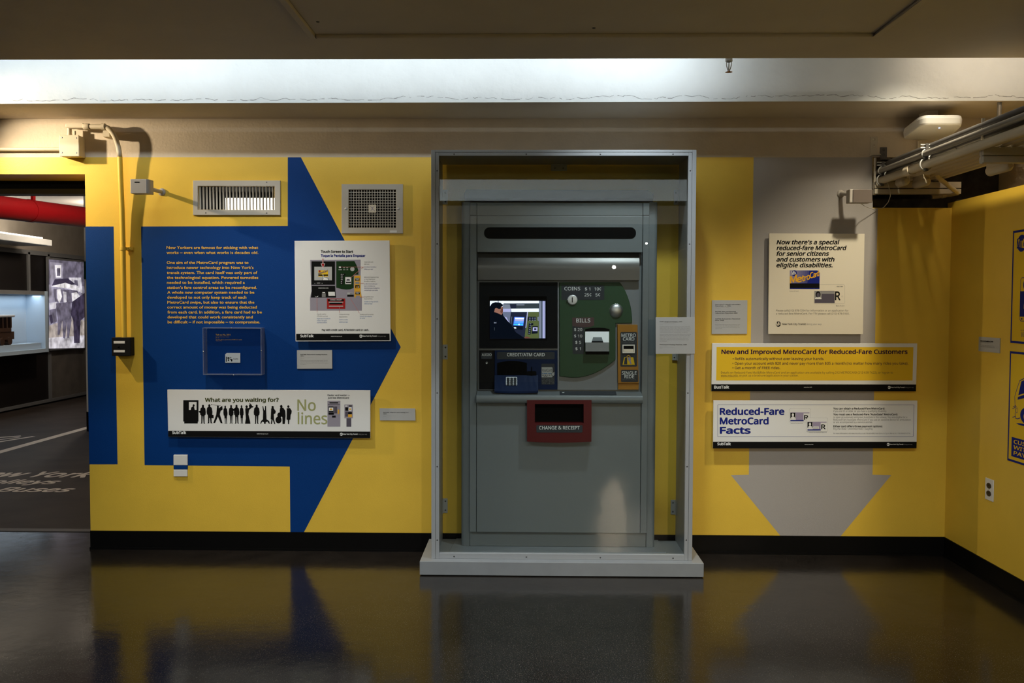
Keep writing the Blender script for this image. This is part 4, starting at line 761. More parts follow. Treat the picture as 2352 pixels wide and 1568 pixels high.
caption('pale grey caption on the blue arrow just below the instruction poster', c, 4.75, [(104, 1254), (488, 1252), (490, 1455), (106, 1457)], -.006,
    (('SubTalk: MetroCard Vending Machine,', 143, 1305, 294, 0), ('2001', 143, 1321, 38, 0), ('New York Transit Museum Collection', 143, 1339, 146, 1), ('2005.53.8', 143, 1349, 38, 1), ('MVMs were introduced into the system slowly. The first', 143, 1368, 298, 2), ('machines appeared in January of 1999, and by the end', 143, 1382, 293, 2), ('of that year there were 347 of them dispersed throughout', 143, 1396, 306, 2), ('74 stations.', 143, 1410, 62, 2)))
c = crop(370, 880, 3.986)
caption('small blue-grey caption on the yellow wall right of the silhouette banner', c, 3.986, [(2000, 228), (2327, 230), (2329, 341), (2003, 340)], -.006,
    (('SubTalk: What are you waiting for?,', 2034, 270, 232, 0), ('2001', 2034, 283, 30, 0), ('New York Transit Museum Collection', 2034, 299, 122, 1), ('2001.10', 2034, 306, 26, 1)))
# -- lettering on the blue arrow
c = crop(360, 540, 4.356); M = sheet(-.0012); b = B()
for s_, x_, y_, x1_ in (('New Yorkers are famous for sticking with what', 99, 137, 1013), ('works – even when what works is decades old.', 99, 187, 1016), ('One aim of the MetroCard program was to', 101, 287, 918), ("introduce newer technology into New York's", 102, 337, 968), ('transit system. The card itself was only part of', 102, 387, 1006), ('the technological equation. Powered turnstiles', 103, 437, 1015), ('needed to be installed, which required a', 103, 486, 881), ("station's fare control areas to be reconfigured.", 105, 536, 1001), ('A whole new computer system needed to be', 106, 585, 975), ('developed to not only keep track of each', 106, 634, 896), ('MetroCard swipe, but also to ensure that the', 107, 684, 976), ('correct amount of money was being deducted', 107, 733, 1001), ('from each card. In addition, a fare card had to be', 109, 782, 1051), ('developed that could work consistently and', 108, 832, 960), ('be difficult – if not impossible – to compromise.', 110, 881, 1033)): b.text(M, s_, *c(x_, y_), 27 / 4.356, 'walltext', (x1_ - x_) / 4.356, .02, 0, 0)
tag(b.build('wall_lettering'), 'block of yellow lettering, many lines long, on the blue arrow', 'lettering')
b = B(); b.text(M, 'Talk to Me, 2011', *c(590, 1003), 15 / 4.356, 'walltext', 148 / 4.356, .02, 0, 0); b.text(M, 'New York Transit Museum Collection', *c(590, 1020), 7 / 4.356, 'walltext', 135 / 4.356, -.01, 0, 0); b.text(M, '2011.36', *c(590, 1029), 7 / 4.356, 'walltext', 32 / 4.356, -.01, 0, 0); b.text(M, 'The MTA offered a pack of cards to MoMA’s 2011 exhibit', *c(590, 1049), 9 / 4.356, 'walltext', 262 / 4.356, -.005, 0, 0); b.text(M, 'Talk to Me.', *c(590, 1060), 9 / 4.356, 'walltext', 62 / 4.356, -.005, 0, 0)
tag(b.build('wall_lettering'), 'few small yellow lines printed on the wall inside the clear box', 'lettering')
FACE[0] = GROTESK
# clear box with a card in it
YA = -.062; t = thing('acrylic_box', 'clear acrylic box mounted on the blue arrow under the yellow lettering', 'display box')
q0, q1 = W(*c(458, 924), YA), W(*c(1050, 1400), YA); w_ = .004
B().box(q0.x + w_, q1.x - w_, YA, YA + w_, q1.z + w_, q0.z - w_, 'acrylic').build('front_pane', t)
for nm, (x0, x1, z0_, z1_) in (('side_wall', (q0.x, q0.x + w_, q1.z, q0.z)), ('side_wall', (q1.x - w_, q1.x, q1.z, q0.z)), ('top_wall', (q0.x + w_, q1.x - w_, q0.z - w_, q0.z)), ('bottom_wall', (q0.x + w_, q1.x - w_, q1.z, q1.z + w_))): B().box(x0, x1, YA, -.0008, z0_, z1_, 'acryledge').build(nm, t)
for px_, py_ in ((747, 930), (768, 1398), (467, 1163), (1046, 1155)):
    p = W(*c(px_, py_), YA); B().lathe([(0, .0025), (.003, .002), (.0035, 0)], (p.x, YA, p.z), (0, -1, 0), 'chrome', 10).build('screw', t)
M = sheet(-.004); b = B().prism([W(*c(*p), -.004) for p in ((700, 1178), (835, 1178), (835, 1275), (685, 1275), (685, 1192))], (0, .003, 0), 'paper')
for q in (R4(692, 1215, 700, 1266), R4(708, 1220, 728, 1236), R4(712, 1240, 724, 1258), R4(738, 1218, 746, 1232), R4(744, 1238, 756, 1262), R4(732, 1236, 740, 1250)): b.poly(M, [c(*p) for p in q], 'ink_black', 1)
b.text(M, 'talk', *c(766, 1242), 10 / 4.356, 'ink_grey', 50 / 4.356, .02, 0, 1); tag(b.build('fare_card'), 'small white card with a cut corner inside the clear acrylic box', 'card')

# ------------------------------------------------------------------ vents
def vent_frame(t, c, o, i, Y, mt):
    (x0, y0, x1, y1), (a0, b0, a1, b1) = o, i; b = B()
    for q in ([(x0, y0), (x1, y0), (a1, b0), (a0, b0)], [(x1, y0), (x1, y1), (a1, b1), (a1, b0)], [(x1, y1), (x0, y1), (a0, b1), (a1, b1)], [(x0, y1), (x0, y0), (a0, b0), (a0, b1)]):
        b.prism([W(*c(*p), Y) for p in q], (0, -Y - .0005, 0), mt)
    return b.build('frame', t, bevel=.0015)
t = thing('vent_grille', 'wide pale vent with upright slats and light shining through, on the yellow wall', 'vent')
vf = vent_frame(t, v1, (60, 110, 966, 469), (110, 168, 908, 413), -.012, 'ventpaint')
for k in range(23):
    u = 122 + k * 34.5
    p = W(*v1(u + 3, 170), -.006); q = W(*v1(u + 3, 411), -.006); p.z -= .0005; q.z += .0005
    B().box(p.x - .0011, p.x + .0011, -.003, .02, q.z, p.z, 'ventpaint').build('slat', t)
for px_, py_ in ((825, 128), (825, 447), (193, 446)): p = W(*v1(px_, py_), -.0125); B().lathe([(0, .001), (.004, 0)], p, (0, -1, 0), 'screw', 10).build('screw', vf)
def duct(t, V, mt):
    b = B(); b.box(V[0] - .02, V[1] + .02, .284, .30, V[2] - .02, V[3] + .02, mt)
    for q in ((V[0], V[0] + .002, V[2], V[3]), (V[1] - .002, V[1], V[2], V[3]), (V[0], V[1], V[2], V[2] + .002), (V[0], V[1], V[3] - .002, V[3])): b.box(q[0], q[1], .024, .284, q[2], q[3], mt)
    return b.build('duct', t)
duct(t, V1, 'blackmatte')
a_ = W(*v1(396, 292), .26); z_ = W(*v1(908, 415), .26); B().box(a_.x, z_.x + .08, .262, .28, z_.z - .02, a_.z, 'lit').build('glow_panel', t, label='glowing panel added for the bright space behind the slats')  # glowing sheet added in place of the lit space beyond the vent
t = thing('vent_grille', 'square pale vent with mesh grid and small centre sticker beside the blue arrow', 'vent')
vf = vent_frame(t, v1, (1603, 148, 2241, 660), (1676, 205, 2168, 600), -.012, 'ventpaint')
b = B()
for k in range(1, 18): b.poly(sheet(-.004), [v1(*p) for p in R4(1676 + 492 * k / 18 - 3.2, 205, 1676 + 492 * k / 18 + 3.2, 600)], 'ventpaint', 0)
for k in range(1, 14): b.poly(sheet(-.004), [v1(*p) for p in R4(1676, 205 + 395 * k / 14 - 3.2, 2168, 205 + 395 * k / 14 + 3.2)], 'ventpaint', 1)
ms = b.build('mesh_grid', t); md = ms.modifiers.new('solid', 'SOLIDIFY'); md.thickness = .004; md.offset = 0
B().prism([W(*v1(*p), -.008) for p in R4(1884, 362, 1962, 443)], (0, .003, 0), 'paper_cream').build('sticker', t)
b = B(); M = sheet(-.0085); 
for q in (((1900, 378), (1922, 395)), ((1922, 395), (1945, 380)), ((1905, 425), (1925, 405)), ((1925, 405), (1948, 428)), ((1922, 395), (1924, 410))): b.line(M, *v1(*q[0]), *v1(*q[1]), 1.0, 'ink_lilac', 0)
b.build('sticker_mark', t)
for px_ in (1650, 2194): p = W(*v1(px_, 404), -.0125); o = B().lathe([(0, .002), (.006, .002), (.0085, 0)], p, (0, -1, 0), 'bracket', 14).build('screw', vf)
B().prism([W(*v1(*p), -.0128) for p in R4(2105, 628, 2178, 650)], (0, .0006, 0), 'paper').build('sticker', vf)
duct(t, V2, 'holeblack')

# ------------------------------------------------------------------ conduit, boxes, sensors
def arc(c_, r, a0, a1, n, plane):   # helper for bends in the wall plane
    return [Vector((c_[0] + r * math.cos(math.radians(a0 + (a1 - a0) * k / n)), c_[1], c_[2] + r * math.sin(math.radians(a0 + (a1 - a0) * k / n)))) for k in range(n + 1)]
c = crop(0, 240, 4.9); rc = .0145
t = thing('wall_conduit', 'painted electrical conduit curving over and running down the yellow and blue wall', 'conduit')
ztop = W(*c(1080, 250), -.075).z; xdn = W(283, 600, -.03).x; xs_ = W(*c(985, 250), -.075).x
RX_, RZ_ = xdn - W(238, 291, -.075).x, .165
path = [Vector((xs_, -.075, ztop)), Vector((xdn - RX_, -.075, ztop))]
for k in range(1, 11): a = math.radians(90 * k / 10); path.append(Vector((xdn - RX_ + RX_ * math.sin(a), -.075 + .02 * (k / 10) ** 2, ztop - RZ_ * (1 - math.cos(a)))))
up = [p for p in path]; zsplit = W(283, 361, -.03).z
up.append(Vector((xdn, -.055, zsplit)))
B().tube(up, rc, 'pipecream').build('upper_conduit', t, label='cream upper bend')
zbx = W(283, 776, -.03).z
B().tube([(xdn, -.055, zsplit), (xdn, -.048, zsplit - .12), (xdn, -.036, zsplit - .3), (xdn, -.03, zsplit - .5), (xdn, -.03, zbx)], rc, 'yellow').build('lower_conduit', t, label='yellow lower run')
b = B(); zs = W(285, 571, -.03).z; b.tube([(xdn, -.03, zs - .009), (xdn, -.03, zs + .009)], rc + .004, 'yellow'); b.box(xdn + .01, xdn + .05, -.022, -.001, zs - .009, zs + .009, 'yellow'); b.lathe([(0, .006), (.006, .005), (.007, 0)], (xdn + .036, -.022, zs), (0, -1, 0), 'yellow', 10); b.build('strap', t, label='yellow strap')
b = B(); xh = W(*c(1165, 260), -.075).x; b.tube([(xh - .009, -.075, ztop), (xh + .009, -.075, ztop)], rc + .005, 'pipecream'); b.box(xh - .006, xh + .03, -.07, -.001, ztop - .055, ztop - .02, 'pipecream'); b.build('strap', t)
# conduit body
YF = -.085; b = B(); f0, f1 = W(*c(735, 235), YF), W(*c(945, 235), YF); cz = f0.z; hh = .0155
b.prism([(f0.x + .02 + .02 * math.cos(math.radians(q)), YF + .03, cz + hh * math.sin(math.radians(q))) for q in range(90, 271, 20)] + [(f1.x - .012 + .012 * math.cos(math.radians(q)), YF + .03, cz + hh * math.sin(math.radians(q))) for q in range(-90, 91, 20)], (0, -.03, 0), 'pipecream')
b.box(f0.x + .004, f1.x - .004, YF, YF - .004, cz - hh * .75, cz + hh * .75, 'pipecream')
b.tube([(f1.x - .005, -.075, ztop), (xs_ + .012, -.075, ztop)], [.02, .018], 'pipecream'); b.box(f0.x + .03, f1.x - .03, YF + .03, -.001, cz - .008, cz + .008, 'pipecream'); b.build('conduit_fitting', t, bevel=.002)
t = thing('junction_box', 'cream square junction box with four corner screws above the doorway', 'junction box')
j0, j1 = W(*c(667, 345), -.075), W(*c(888, 580), -.075)
B().box(j0.x, j1.x, -.068, -.0005, j1.z, j0.z, 'pipecream').build('box', t, bevel=.003)
lid = B().box(j0.x - .002, j1.x + .002, -.0755, -.0685, j1.z - .002, j0.z + .002, 'pipecream').build('lid', t, bevel=.004)
for px_, py_ in ((697, 372), (860, 377), (699, 541), (862, 544)): p = W(*c(px_, py_), -.0758); B().lathe([(0, .0008), (.004, 0)], p, (0, -1, 0), 'screw', 10).build('screw', lid)
p = W(*c(783, 300), -.05); b = B().tube([(p.x, -.05, j0.z - .002), (p.x, -.05, j0.z + .014), (p.x, -.05, cz - .01)], [.016, .012, .012], 'pipecream'); b.tube([(p.x + .03, -.05, j0.z), (p.x + .03, -.05, j0.z + .028)], .006, 'pipecream'); b.build('nipple', t)
p = W(*c(300, 505), -.02); tag(B().tube([(-6.1, -.02, p.z), (j0.x + .002, -.02, W(*c(600, 503), -.02).z)], .0115, 'pipecream').build('wall_pipe'), 'thin cream pipe running left from the junction box above the doorway', 'pipe')
t = thing('control_box', 'small black control box with two white label strips at the end of the conduit', 'control box')
k0, k1 = W(256, 775, -.06), W(300, 817, -.06); B().box(k0.x + .004, k1.x - .002, -.05, -.0005, k1.z, k0.z, 'rubber').build('housing', t, bevel=.003)
fp = B().box(k0.x, k1.x, -.06, -.0505, k1.z - .001, k0.z + .001, 'rubber').build('face_plate', t, bevel=.003); M = sheet(-.0605)
for y0_, y1_, n_ in ((783, 788.5, 1), (803.5, 809, 2)):
    b = B().prism([W(x, y, -.0612) for x, y in R4(261, y0_, 286.5, y1_)], (0, .001, 0), 'paper'); b.build('label_strip', fp)
b = B().lathe([(0, .004), (.004, .004), (.006, 0)], W(272, 796, -.0602), (0, -1, 0), 'black', 14); b.build('key_switch', fp)
# motion sensors
def sensor(label, base_px, head, so, mt, slot, wire):
    t = thing('motion_sensor', label, 'sensor', 'motion sensors on the back wall'); p = W(*base_px, 0)
    B().lathe([(0, .012), (.018, .01), (.022, 0)], (p.x, -.0005, p.z), (0, -1, 0), mt, 18).build('wall_mount', t)
    h0, h1 = W(head[0], head[1], -so), W(head[2], head[3], -so); cx_, cz_ = (h0.x + h1.x) / 2, (h0.z + h1.z) / 2
    B().tube([(p.x, -.01, p.z), (p.x * .55 + cx_ * .45, -so * .5, p.z * .6 + cz_ * .4), (cx_, -so + .05, cz_)], [.011, .012, .009], mt).build('arm', t)
    return t, h0, h1
t, h0, h1 = sensor('silver box-shaped motion sensor on an arm, beside the conduit', (372, 441), (299, 411, 342, 444), .235, 'silverplastic', 1, 0)
b = B(); pts = [(h0.x, -.235), (h1.x - .014, -.235)] + [(h1.x - .014 + .014 * math.sin(math.radians(q)), -.205 - .03 * math.cos(math.radians(q))) for q in (25, 50, 75, 90)] + [(h1.x, -.17), (h0.x, -.17)]
b.prism([(x, y, h1.z) for x, y in pts], (0, 0, h0.z - h1.z), 'silverplastic'); hd = b.build('head', t, bevel=.0025)
q0 = W(309, 417, -.2355); q1 = W(320, 419.5, -.2355); B().box(q0.x, q1.x, -.2362, -.235, q1.z, q0.z, 'black').build('slot_mark', hd)
t, h0, h1 = sensor('beige motion sensor with a trailing wire, high on the grey arrow', (1931, 445), (1952, 434, 2003, 464), .2, 'beigeplastic', 0, 1)
b = B().box(h0.x, h1.x - .002, -.2, -.14, h1.z - .003, h0.z, 'beigeplastic'); hd = b.build('head', t, bevel=.004)
B().box(h0.x + .016, h1.x - .001, -.206, -.2005, h1.z - .004, h0.z - .001, mat('smoked', (.16, .13, .11), .3) and 'smoked').build('lens_window', t, bevel=.003, label='brown smoked lens')
# blank wall plates
c = crop(370, 880, 3.986); t = thing('wall_plate', 'white blank wall plate with a blue stripe at the lower edge of the blue shape', 'wall plate')
for nm, q, m_ in (('upper_cover', R4(112, 655, 240, 750), 'whiteplastic'), ('stripe', R4(113, 752, 240, 788), 'blue'), ('lower_cover', R4(113, 790, 239, 854), 'whiteplastic')):
    B().prism([W(*c(*p), -.012) for p in q], (0, .0115, 0), m_).build(nm, t, bevel=.0025, label={'stripe': 'blue painted stripe'}.get(nm))
# ------------------------------------------------------------------ sprinkler
def sprinkler(x, y, label):
    t = thing('sprinkler', label, 'sprinkler'); z = ZB - .075; k = Vector((x, y, 0))
    B().tube([(x, y, 2.46 + .02), (x, y, 3.1)], .013, 'beamwhite').build('pipe', t)
    B().lathe([(.013, .048), (.019, .047), (.02, .036), (.014, .035), (.013, .03), (.0165, .03), (.0165, .015), (.008, .012)], (x, y, 2.445), (0, 0, 1), 'bracket', 6).build('body', t)
    b = B()
    for sx in (-1, 1): b.tube([(x + sx * .011, y, 2.458), (x + sx * .011, y, 2.442), (x + sx * .006, y, 2.425), (x + sx * .002, y, 2.415)], .0022, 'bracket', 8)
    b.build('frame_arms', t); B().tube([(x, y, 2.455), (x, y, 2.42)], .003, 'ink_white', 8).build('bulb', t)
    b = B(); n = 24; pts = [(x + (.0165 if i % 2 else .012) * math.cos(2 * math.pi * i / n), y + (.0165 if i % 2 else .012) * math.sin(2 * math.pi * i / n), 2.411) for i in range(n)]; b.prism(pts, (0, 0, .0016), 'brass'); b.lathe([(0, -.003), (.004, -.002), (.004, .004), (0, .005)], (x, y, 2.413), (0, 0, 1), 'brass', 12); b.build('deflector', t, label='copper-coloured toothed deflector')
p = W(1674, 163, -1.05)
def sprinkler_at(px, py, Y, label):
    p = W(px, py, Y); n0 = set(o.name for o in bpy.data.objects); sprinkler(p.x, Y, label); dz = p.z - 2.411
    for o in bpy.data.objects:
        if o.name not in n0 and o.type == 'MESH': o.location.z += dz
sprinkler_at(1674, 166, -.95, 'sprinkler head hanging in front of the brightly lit beam')
# ------------------------------------------------------------------ wireless access point
zl = 2.37; c = crop(1890, 230, 5.09)
t = thing('access_point', 'large white rounded wireless access point under the beam at the upper right', 'access point')
cr = [WZ(*c(*p), zl) for p in ((1150, 290), (1640, 290), (1440, 465), (925, 462))]
def rpoly(cr, k, n=6):
    out = []; m = len(cr)
    for i in range(m):
        a, p, q = cr[i - 1], cr[i], cr[(i + 1) % m]; s0 = p + (a - p) * k; s1 = p + (q - p) * k
        for j in range(n + 1): u = j / n; out.append(s0 * (1 - u) ** 2 + p * 2 * u * (1 - u) + s1 * u ** 2)
    return out
ol = rpoly(cr, .2); cen = sum(cr, Vector()) / 4; b = B(); rings = []
for (f_, dz) in ((.0, 0), (.985, 0), (1.01, .003), (1.03, .01), (1.05, .034), (1.02, .05), (.9, .053)): rings.append([cen + (p - cen) * f_ + Vector((0, 0, dz)) for p in ol])
n_ = len(ol)
for i in range(1, 6): b.add(rings[i] + rings[i + 1], [(k, (k + 1) % n_, n_ + (k + 1) % n_, n_ + k) for k in range(n_)], 'whiteplastic', True)
b.add(rings[1], [tuple(range(n_))], 'whiteplastic'); b.add(rings[6], [tuple(reversed(range(n_)))], 'whiteplastic'); b.build('housing', t)
B().box(cen.x - .03, cen.x + .03, -.2, -.1, zl + .0525, ZB - .0005, 'strutcream').build('mount', t)
p = WZ(*c(1362, 325), zl - .0005); B().lathe([(0, -.0012), (.004, -.001), (.005, .001)], p, (0, 0, 1), 'led', 12).build('status_light', t, label='glowing blue-white status light')
# ------------------------------------------------------------------ pipes over the right wall
def runpipe(px, py, Yc, r, mt, label, y1=.27, y0=-9.0, extra=None, group=None):
    p = W(px, py, Yc); b = B().tube([(p.x, y1, p.z), (p.x, y0, p.z)], r, mt, 14)
    for yy in (extra or ()): b.tube([(p.x, yy - .03, p.z), (p.x, yy + .03, p.z)], r * 1.3, mt, 14)
    o = b.build('ceiling_pipe'); return tag(o, label, 'pipe', group), p
runpipe(2034, 378, -.02, .018, 'pipedark', 'dark pipe, highest of the bundle entering the wall opening')
_, pg = runpipe(2018, 394, -.02, .0145, 'pipegrey', 'grey metal pipe just under the highest dark pipe')
runpipe(2032, 399, 0, .012, 'pipedark', 'thin dark pipe between the grey pipe and the thick cream pipe', extra=(-.35, -.85))
_, pw = runpipe(2020, 416, -.01, .0215, 'pipecream', 'thick cream pipe along the near edge of the bundle', extra=(-.42,))
zr = W(2080, 418, -.01).z
for k in range(6):
    x_ = pw.x + .060 + k * .049; b = B().tube([(x_, .27, zr + .024), (x_, -9, zr + .024)], .0235, 'pipecream', 12)
    tag(b.build('ceiling_pipe'), ['slimmer cream pipe next to the thick cream pipe', 'second slim cream pipe of the row resting on the strut', 'third slim cream pipe of the row resting on the strut', 'fourth slim cream pipe of the row resting on the strut', 'fifth slim cream pipe of the row resting on the strut', 'slim cream pipe farthest right in the row on the strut'][k], 'pipe', 'cream pipes on the struts')
def strut(Y, ztop, x0, x1, label, rods):
    t = thing('strut_bracket', label, 'strut', 'struts under the pipes'); b = B()
    b.box(x0, x1, Y - .02, Y + .02, ztop - .035, ztop, 'strutcream'); b.build('upper_channel', t, bevel=.002)
    B().box(x0, x1, Y - .02, Y + .02, ztop - .068, ztop - .040, 'strutcream').build('lower_channel', t, bevel=.002)
    for (x, z1_) in rods: B().tube([(x, Y, ztop - .072), (x, Y, z1_)], .0075, 'strutcream', 10).build('hanger_rod', t)
zs_ = zr - .002
strut(-.022, zs_, W(2006, 430, -.02).x, W(2204, 430, -.02).x, 'double strut carrying the pipes across the dark wall opening', [(W(2009, 400, -.02).x - .0, W(2009, 363, -.02).z)])
Yn = -1.13; strut(Yn, W(2300, 339, Yn).z, W(2254, 350, Yn).x, W(2254, 350, Yn).x + .62, 'double strut carrying the pipes nearer the photographer', [(W(2257.5, 300, Yn).x, W(2257, 272, Yn).z)])
# angle brackets on the cream wall
def angle(px0, py0, px1, py1, mt, label, holes_):
    a, z = W(px0, py0, -.006), W(px1, py1, -.006); t = thing('angle_bracket', label, 'bracket', 'angle brackets by the wall opening'); b = B(); b.box(a.x, z.x, -.007, -.0005, z.z, a.z, mt); b.box(a.x - .004, z.x + .004, -.05, -.0005, z.z - .006, z.z, mt); b.build('plate', t, bevel=.001)
    for hy in holes_: p = W((px0 + px1) / 2, hy, -.0072); B().lathe([(0, .004), (.006, .003), (.008, 0)], p, (0, -1, 0), mt, 10).build('bolt', t)
angle(2000, 314, 2015, 356, 'strutcream', 'cream angle bracket on the wall beside the dark opening', (320, 335))
angle(2022, 338, 2037, 367, 'pipedark', 'dark angle bracket on the wall over the opening', (344, 355))
# branch conduit bending down
c = crop(1890, 230, 5.09); t = thing('branch_conduit', 'cream conduit branching off the bundle and bending down over the right wall', 'conduit')
Ys = [-.33, -.36, -.34, -.28, -.2, -.12, -.06, .02, .06, .06]; P_ = [(1420, 770), (1345, 780), (1300, 795), (1295, 830), (1350, 905), (1470, 1000), (1560, 1070), (1575, 1085), (1500, 1102), (1270, 1135)]
B().tube([W(*c(*p), y) for p, y in zip(P_, Ys)], .0125, 'pipecream', 12).build('tube', t); a_, z_ = W(*c(1430, 1108), .06), W(*c(1385, 1116), .06); B().tube([a_, z_], .017, 'pipecream', 12).build('coupling', t)
# pull elbows (conduit bodies) hanging under the slim pipes
for (px_, py_, w_, Y, label) in ((930, 955, .11, -.16, 'small conduit body under the slim pipes near the opening'), (1150, 968, .16, -.2, 'larger conduit body under the slim pipes near the opening'), (2060, 800, .2, -.95, 'big rounded conduit body under the nearer strut')):
    p = W(*c(px_, py_), Y); b = B(); b.tube([(p.x, p.y - w_ / 2, p.z), (p.x, p.y - w_ * .4, p.z), (p.x, p.y + w_ * .4, p.z), (p.x, p.y + w_ / 2, p.z)], [.012, .024, .024, .012], 'pipecream', 14); b.box(p.x - .02, p.x + .02, p.y - w_ * .4, p.y + w_ * .4, p.z + .01, zr + .008, 'pipecream'); tag(b.build('conduit_body', None, .003), label, 'conduit fitting', 'conduit bodies under the pipes')
# beam clamps
for (px_, py_, Y, n_) in ((712, 790, -.06, 'steel clamp gripping the pipes beside the opening'), (1585, 560, -.62, 'steel clamp gripping the grey and cream pipes mid-run')):
    t = thing('pipe_clamp', n_, 'clamp', 'clamps on the pipes'); p = W(*c(px_, py_), Y)
    xm = pg.x + .006; B().box(xm - .007, xm + .007, Y - .012, Y + .012, pw.z - .034, pg.z + .05, 'pipedark').build('bar', t, bevel=.001)
    for zz in (pg.z, pw.z): B().tube([(xm + .03 * math.sin(math.radians(q)) * (1 if zz == pw.z else .72), Y, zz + .03 * math.cos(math.radians(q)) * (1 if zz == pw.z else .72)) for q in range(0, 361, 24)], .004, 'bracket', 8).build('band', t)
    for dz in (.03, .045): B().tube([(xm - .03, Y, pg.z + dz), (xm + .03, Y, pg.z + dz)], .004, 'bracket', 8).build('bolt', t)
# loose wires
tag(B().tube([W(*c(*p), y) for p, y in (((800, 815), -.05), ((760, 880), -.07), ((755, 960), -.07), ((785, 1060), -.06), ((790, 1120), -.06), ((765, 1190), -.05), ((715, 1250), -.03))], .0022, 'wirewhite', 6).build('cable'), 'thin pale cable looping down from the pipes across the strut', 'cable')
tag(B().tube([W(*c(*p), y) for p, y in (((440, 1206), -.17), ((500, 1245), -.08), ((620, 1282), -.012), ((715, 1252), -.012))], .0016, 'wirewhite', 6).build('cable'), 'thin wire trailing from the beige sensor along the wall', 'cable')
# bent strap behind the hanger
tag(B().tube([Vector((W(*c(2062, 200), -.40).x, -.40, ZB + .001))] + [W(*c(*p), y) for p, y in (((2060, 215), -.40), ((2030, 270), -.40), ((1985, 330), -.40), ((1945, 356), -.40))], .012, 'pipegrey', 8).build('bent_bracket'), 'bent dark metal bar between beam and pipes', 'bracket')
tag(B().tube([W(*c(1128, 480), -.016), W(*c(1128, 585), -.016)], .011, 'pipecream', 10).build('wall_pipe'), 'short cream pipe dropping behind the white access point', 'pipe')
# ------------------------------------------------------------------ right wall: outlet, caption, posters
def MR(u, v, lay=0): return Vector((XR - .0009 - lay * .0002, u, v))
def yz(px, py): p = WX(px, py, XR); return p.y, p.z
t = thing('outlet', 'white double electrical outlet low on the right yellow wall', 'outlet')
(y0, z0_), (y1, z1_) = yz(2265.5, 1098), yz(2282, 1148); ya, yb_, za, zb_ = y0, yz(2283.5, 1120)[0], yz(2274, 1149)[1], yz(2274, 1099)[1]
B().box(XR - .006, XR - .0003, ya, yb_, za, zb_, 'whiteplastic').build('cover_plate', t, bevel=.002); yc_ = (ya + yb_) / 2; zc_ = (za + zb_) / 2; hw = abs(ya - yb_) * .28
for sg in (1, -1):
    zz = zc_ + sg * .02; b = B(); b.prism([(XR - .008, yc_ + hw * math.cos(math.radians(q)), zz + .0155 * math.sin(math.radians(q)) * (.95)) for q in range(0, 360, 20)], (.003, 0, 0), 'brownplastic' if 'brownplastic' in MATS else (mat('brownplastic', (.02, .012, .008), .4) and 'brownplastic')); so_ = b.build('socket', t, label='dark brown socket')
    for dy in (-.005, .005): B().box(XR - .0086, XR - .008, yc_ + dy - .001, yc_ + dy + .001, zz - .001, zz + .007, 'blackmatte').build('slot', so_)
p = Vector((XR - .0062, yc_, zc_)); B().lathe([(0, .001), (.003, 0)], p, (-1, 0, 0), 'chrome', 10).build('screw', t)
t = thing('caption_label', 'small grey caption on the right yellow wall beside the blue-framed posters', 'caption', 'grey museum captions')
(ya, z1_), (yb_, z2_) = yz(2250, 773), yz(2298.5, 776); z3_ = yz(2250, 806)[1]
B().box(XR - .004, XR - .0003, ya, yb_, z3_, z1_, 'paper_grey').build('panel', t); Mq = lambda u, v, lay=0: Vector((XR - .0045 - lay * .0005, ya - u, z1_ - v)); b = B()
for s_, v_, w_, k in (('MetroCard benefits ad, 1997', .024, .13, 0), ('New York Transit Museum Collection', .031, .09, 1), ('This sticker, seen on the front of buses,', .045, .145, 1), ('celebrated free transfers between modes.', .052, .148, 1)): b.text(Mq, s_, .022, v_, (.006, .0042)[k], ('ink_black', 'ink_grey')[k], w_, (.03, 0)[k])
b.build('lettering', t)
def wallposter(label, l_top, l_bot, wdt):
    t = thing('wall_poster', label, 'poster', 'blue-framed posters on the right wall'); (ya, zt_), (yb_, zb_) = l_top, l_bot; y0 = (ya + yb_) / 2; y1 = y0 - wdt
    B().box(XR - .0008, XR - .0001, y0 + .006, y1 - .006, zb_ - .006, zt_ + .006, 'ink_yellow').build('sheet', t)
    b = B(); f_ = .011
    for q in ((y0, y1, zt_ - f_, zt_), (y0, y1, zb_, zb_ + f_), (y0, y0 - f_, zb_, zt_), (y1 + f_, y1, zb_, zt_)): b.rect(MR, q[0], q[2], q[1], q[3], 'ink_blue', 1 if q[0] - q[1] > .1 else 1.4)
    b.build('border', t, label='dark blue border'); return t, y0, zt_, zb_
e = crop(2280, 500, 5.222); e2 = crop(2280, 790, 5.403)
t, y0, zt_, zb_ = wallposter('blue-framed yellow poster with round emblem, upper of two on the right wall', yz(*e(247, 158)), yz(*e(215, 1500)), .62)
b = B(); q = yz(*e(297, 305)); q2 = yz(*e(340, 205)); q3 = yz(*e(340, 408)); rz = (q2[1] - q3[1]) / 2; yc_ = q[0] - rz * .98; zc_ = (q2[1] + q3[1]) / 2
up_ = [(yc_ + rz * math.cos(math.radians(a)), zc_ + rz * math.sin(math.radians(a))) for a in range(30, 151, 8)]; dn_ = [(yc_ + rz * math.cos(math.radians(a)), zc_ + rz * math.sin(math.radians(a))) for a in range(-140, -19, 8)]
b.poly(MR, up_, 'ink_blue', 1); b.poly(MR, dn_, 'ink_blue', 1); Mt = lambda u, v, lay=0: MR(yc_ - u, zc_ - v, lay)
for ch, u_, w_, h_ in (('M', -rz * .98, rz * .72, rz * 1.1), ('T', -rz * .22, rz * .5, rz * .9), ('A', rz * .32, rz * .55, rz * .75)): b.text(Mt, ch, u_, h_ * .5, h_, 'ink_blue', w_, .03)
b.build('emblem', t)
b = B(); ya = yz(*e(334, 900))[0]; z1_, z2_ = yz(*e(345, 720))[1], yz(*e(327, 1237))[1]
L_ = lambda u0, v0, u1, v1_, w_=.003: b.line(MR, ya - u0, v0, ya - u1, v1_, w_, 'ink_blue', 1)
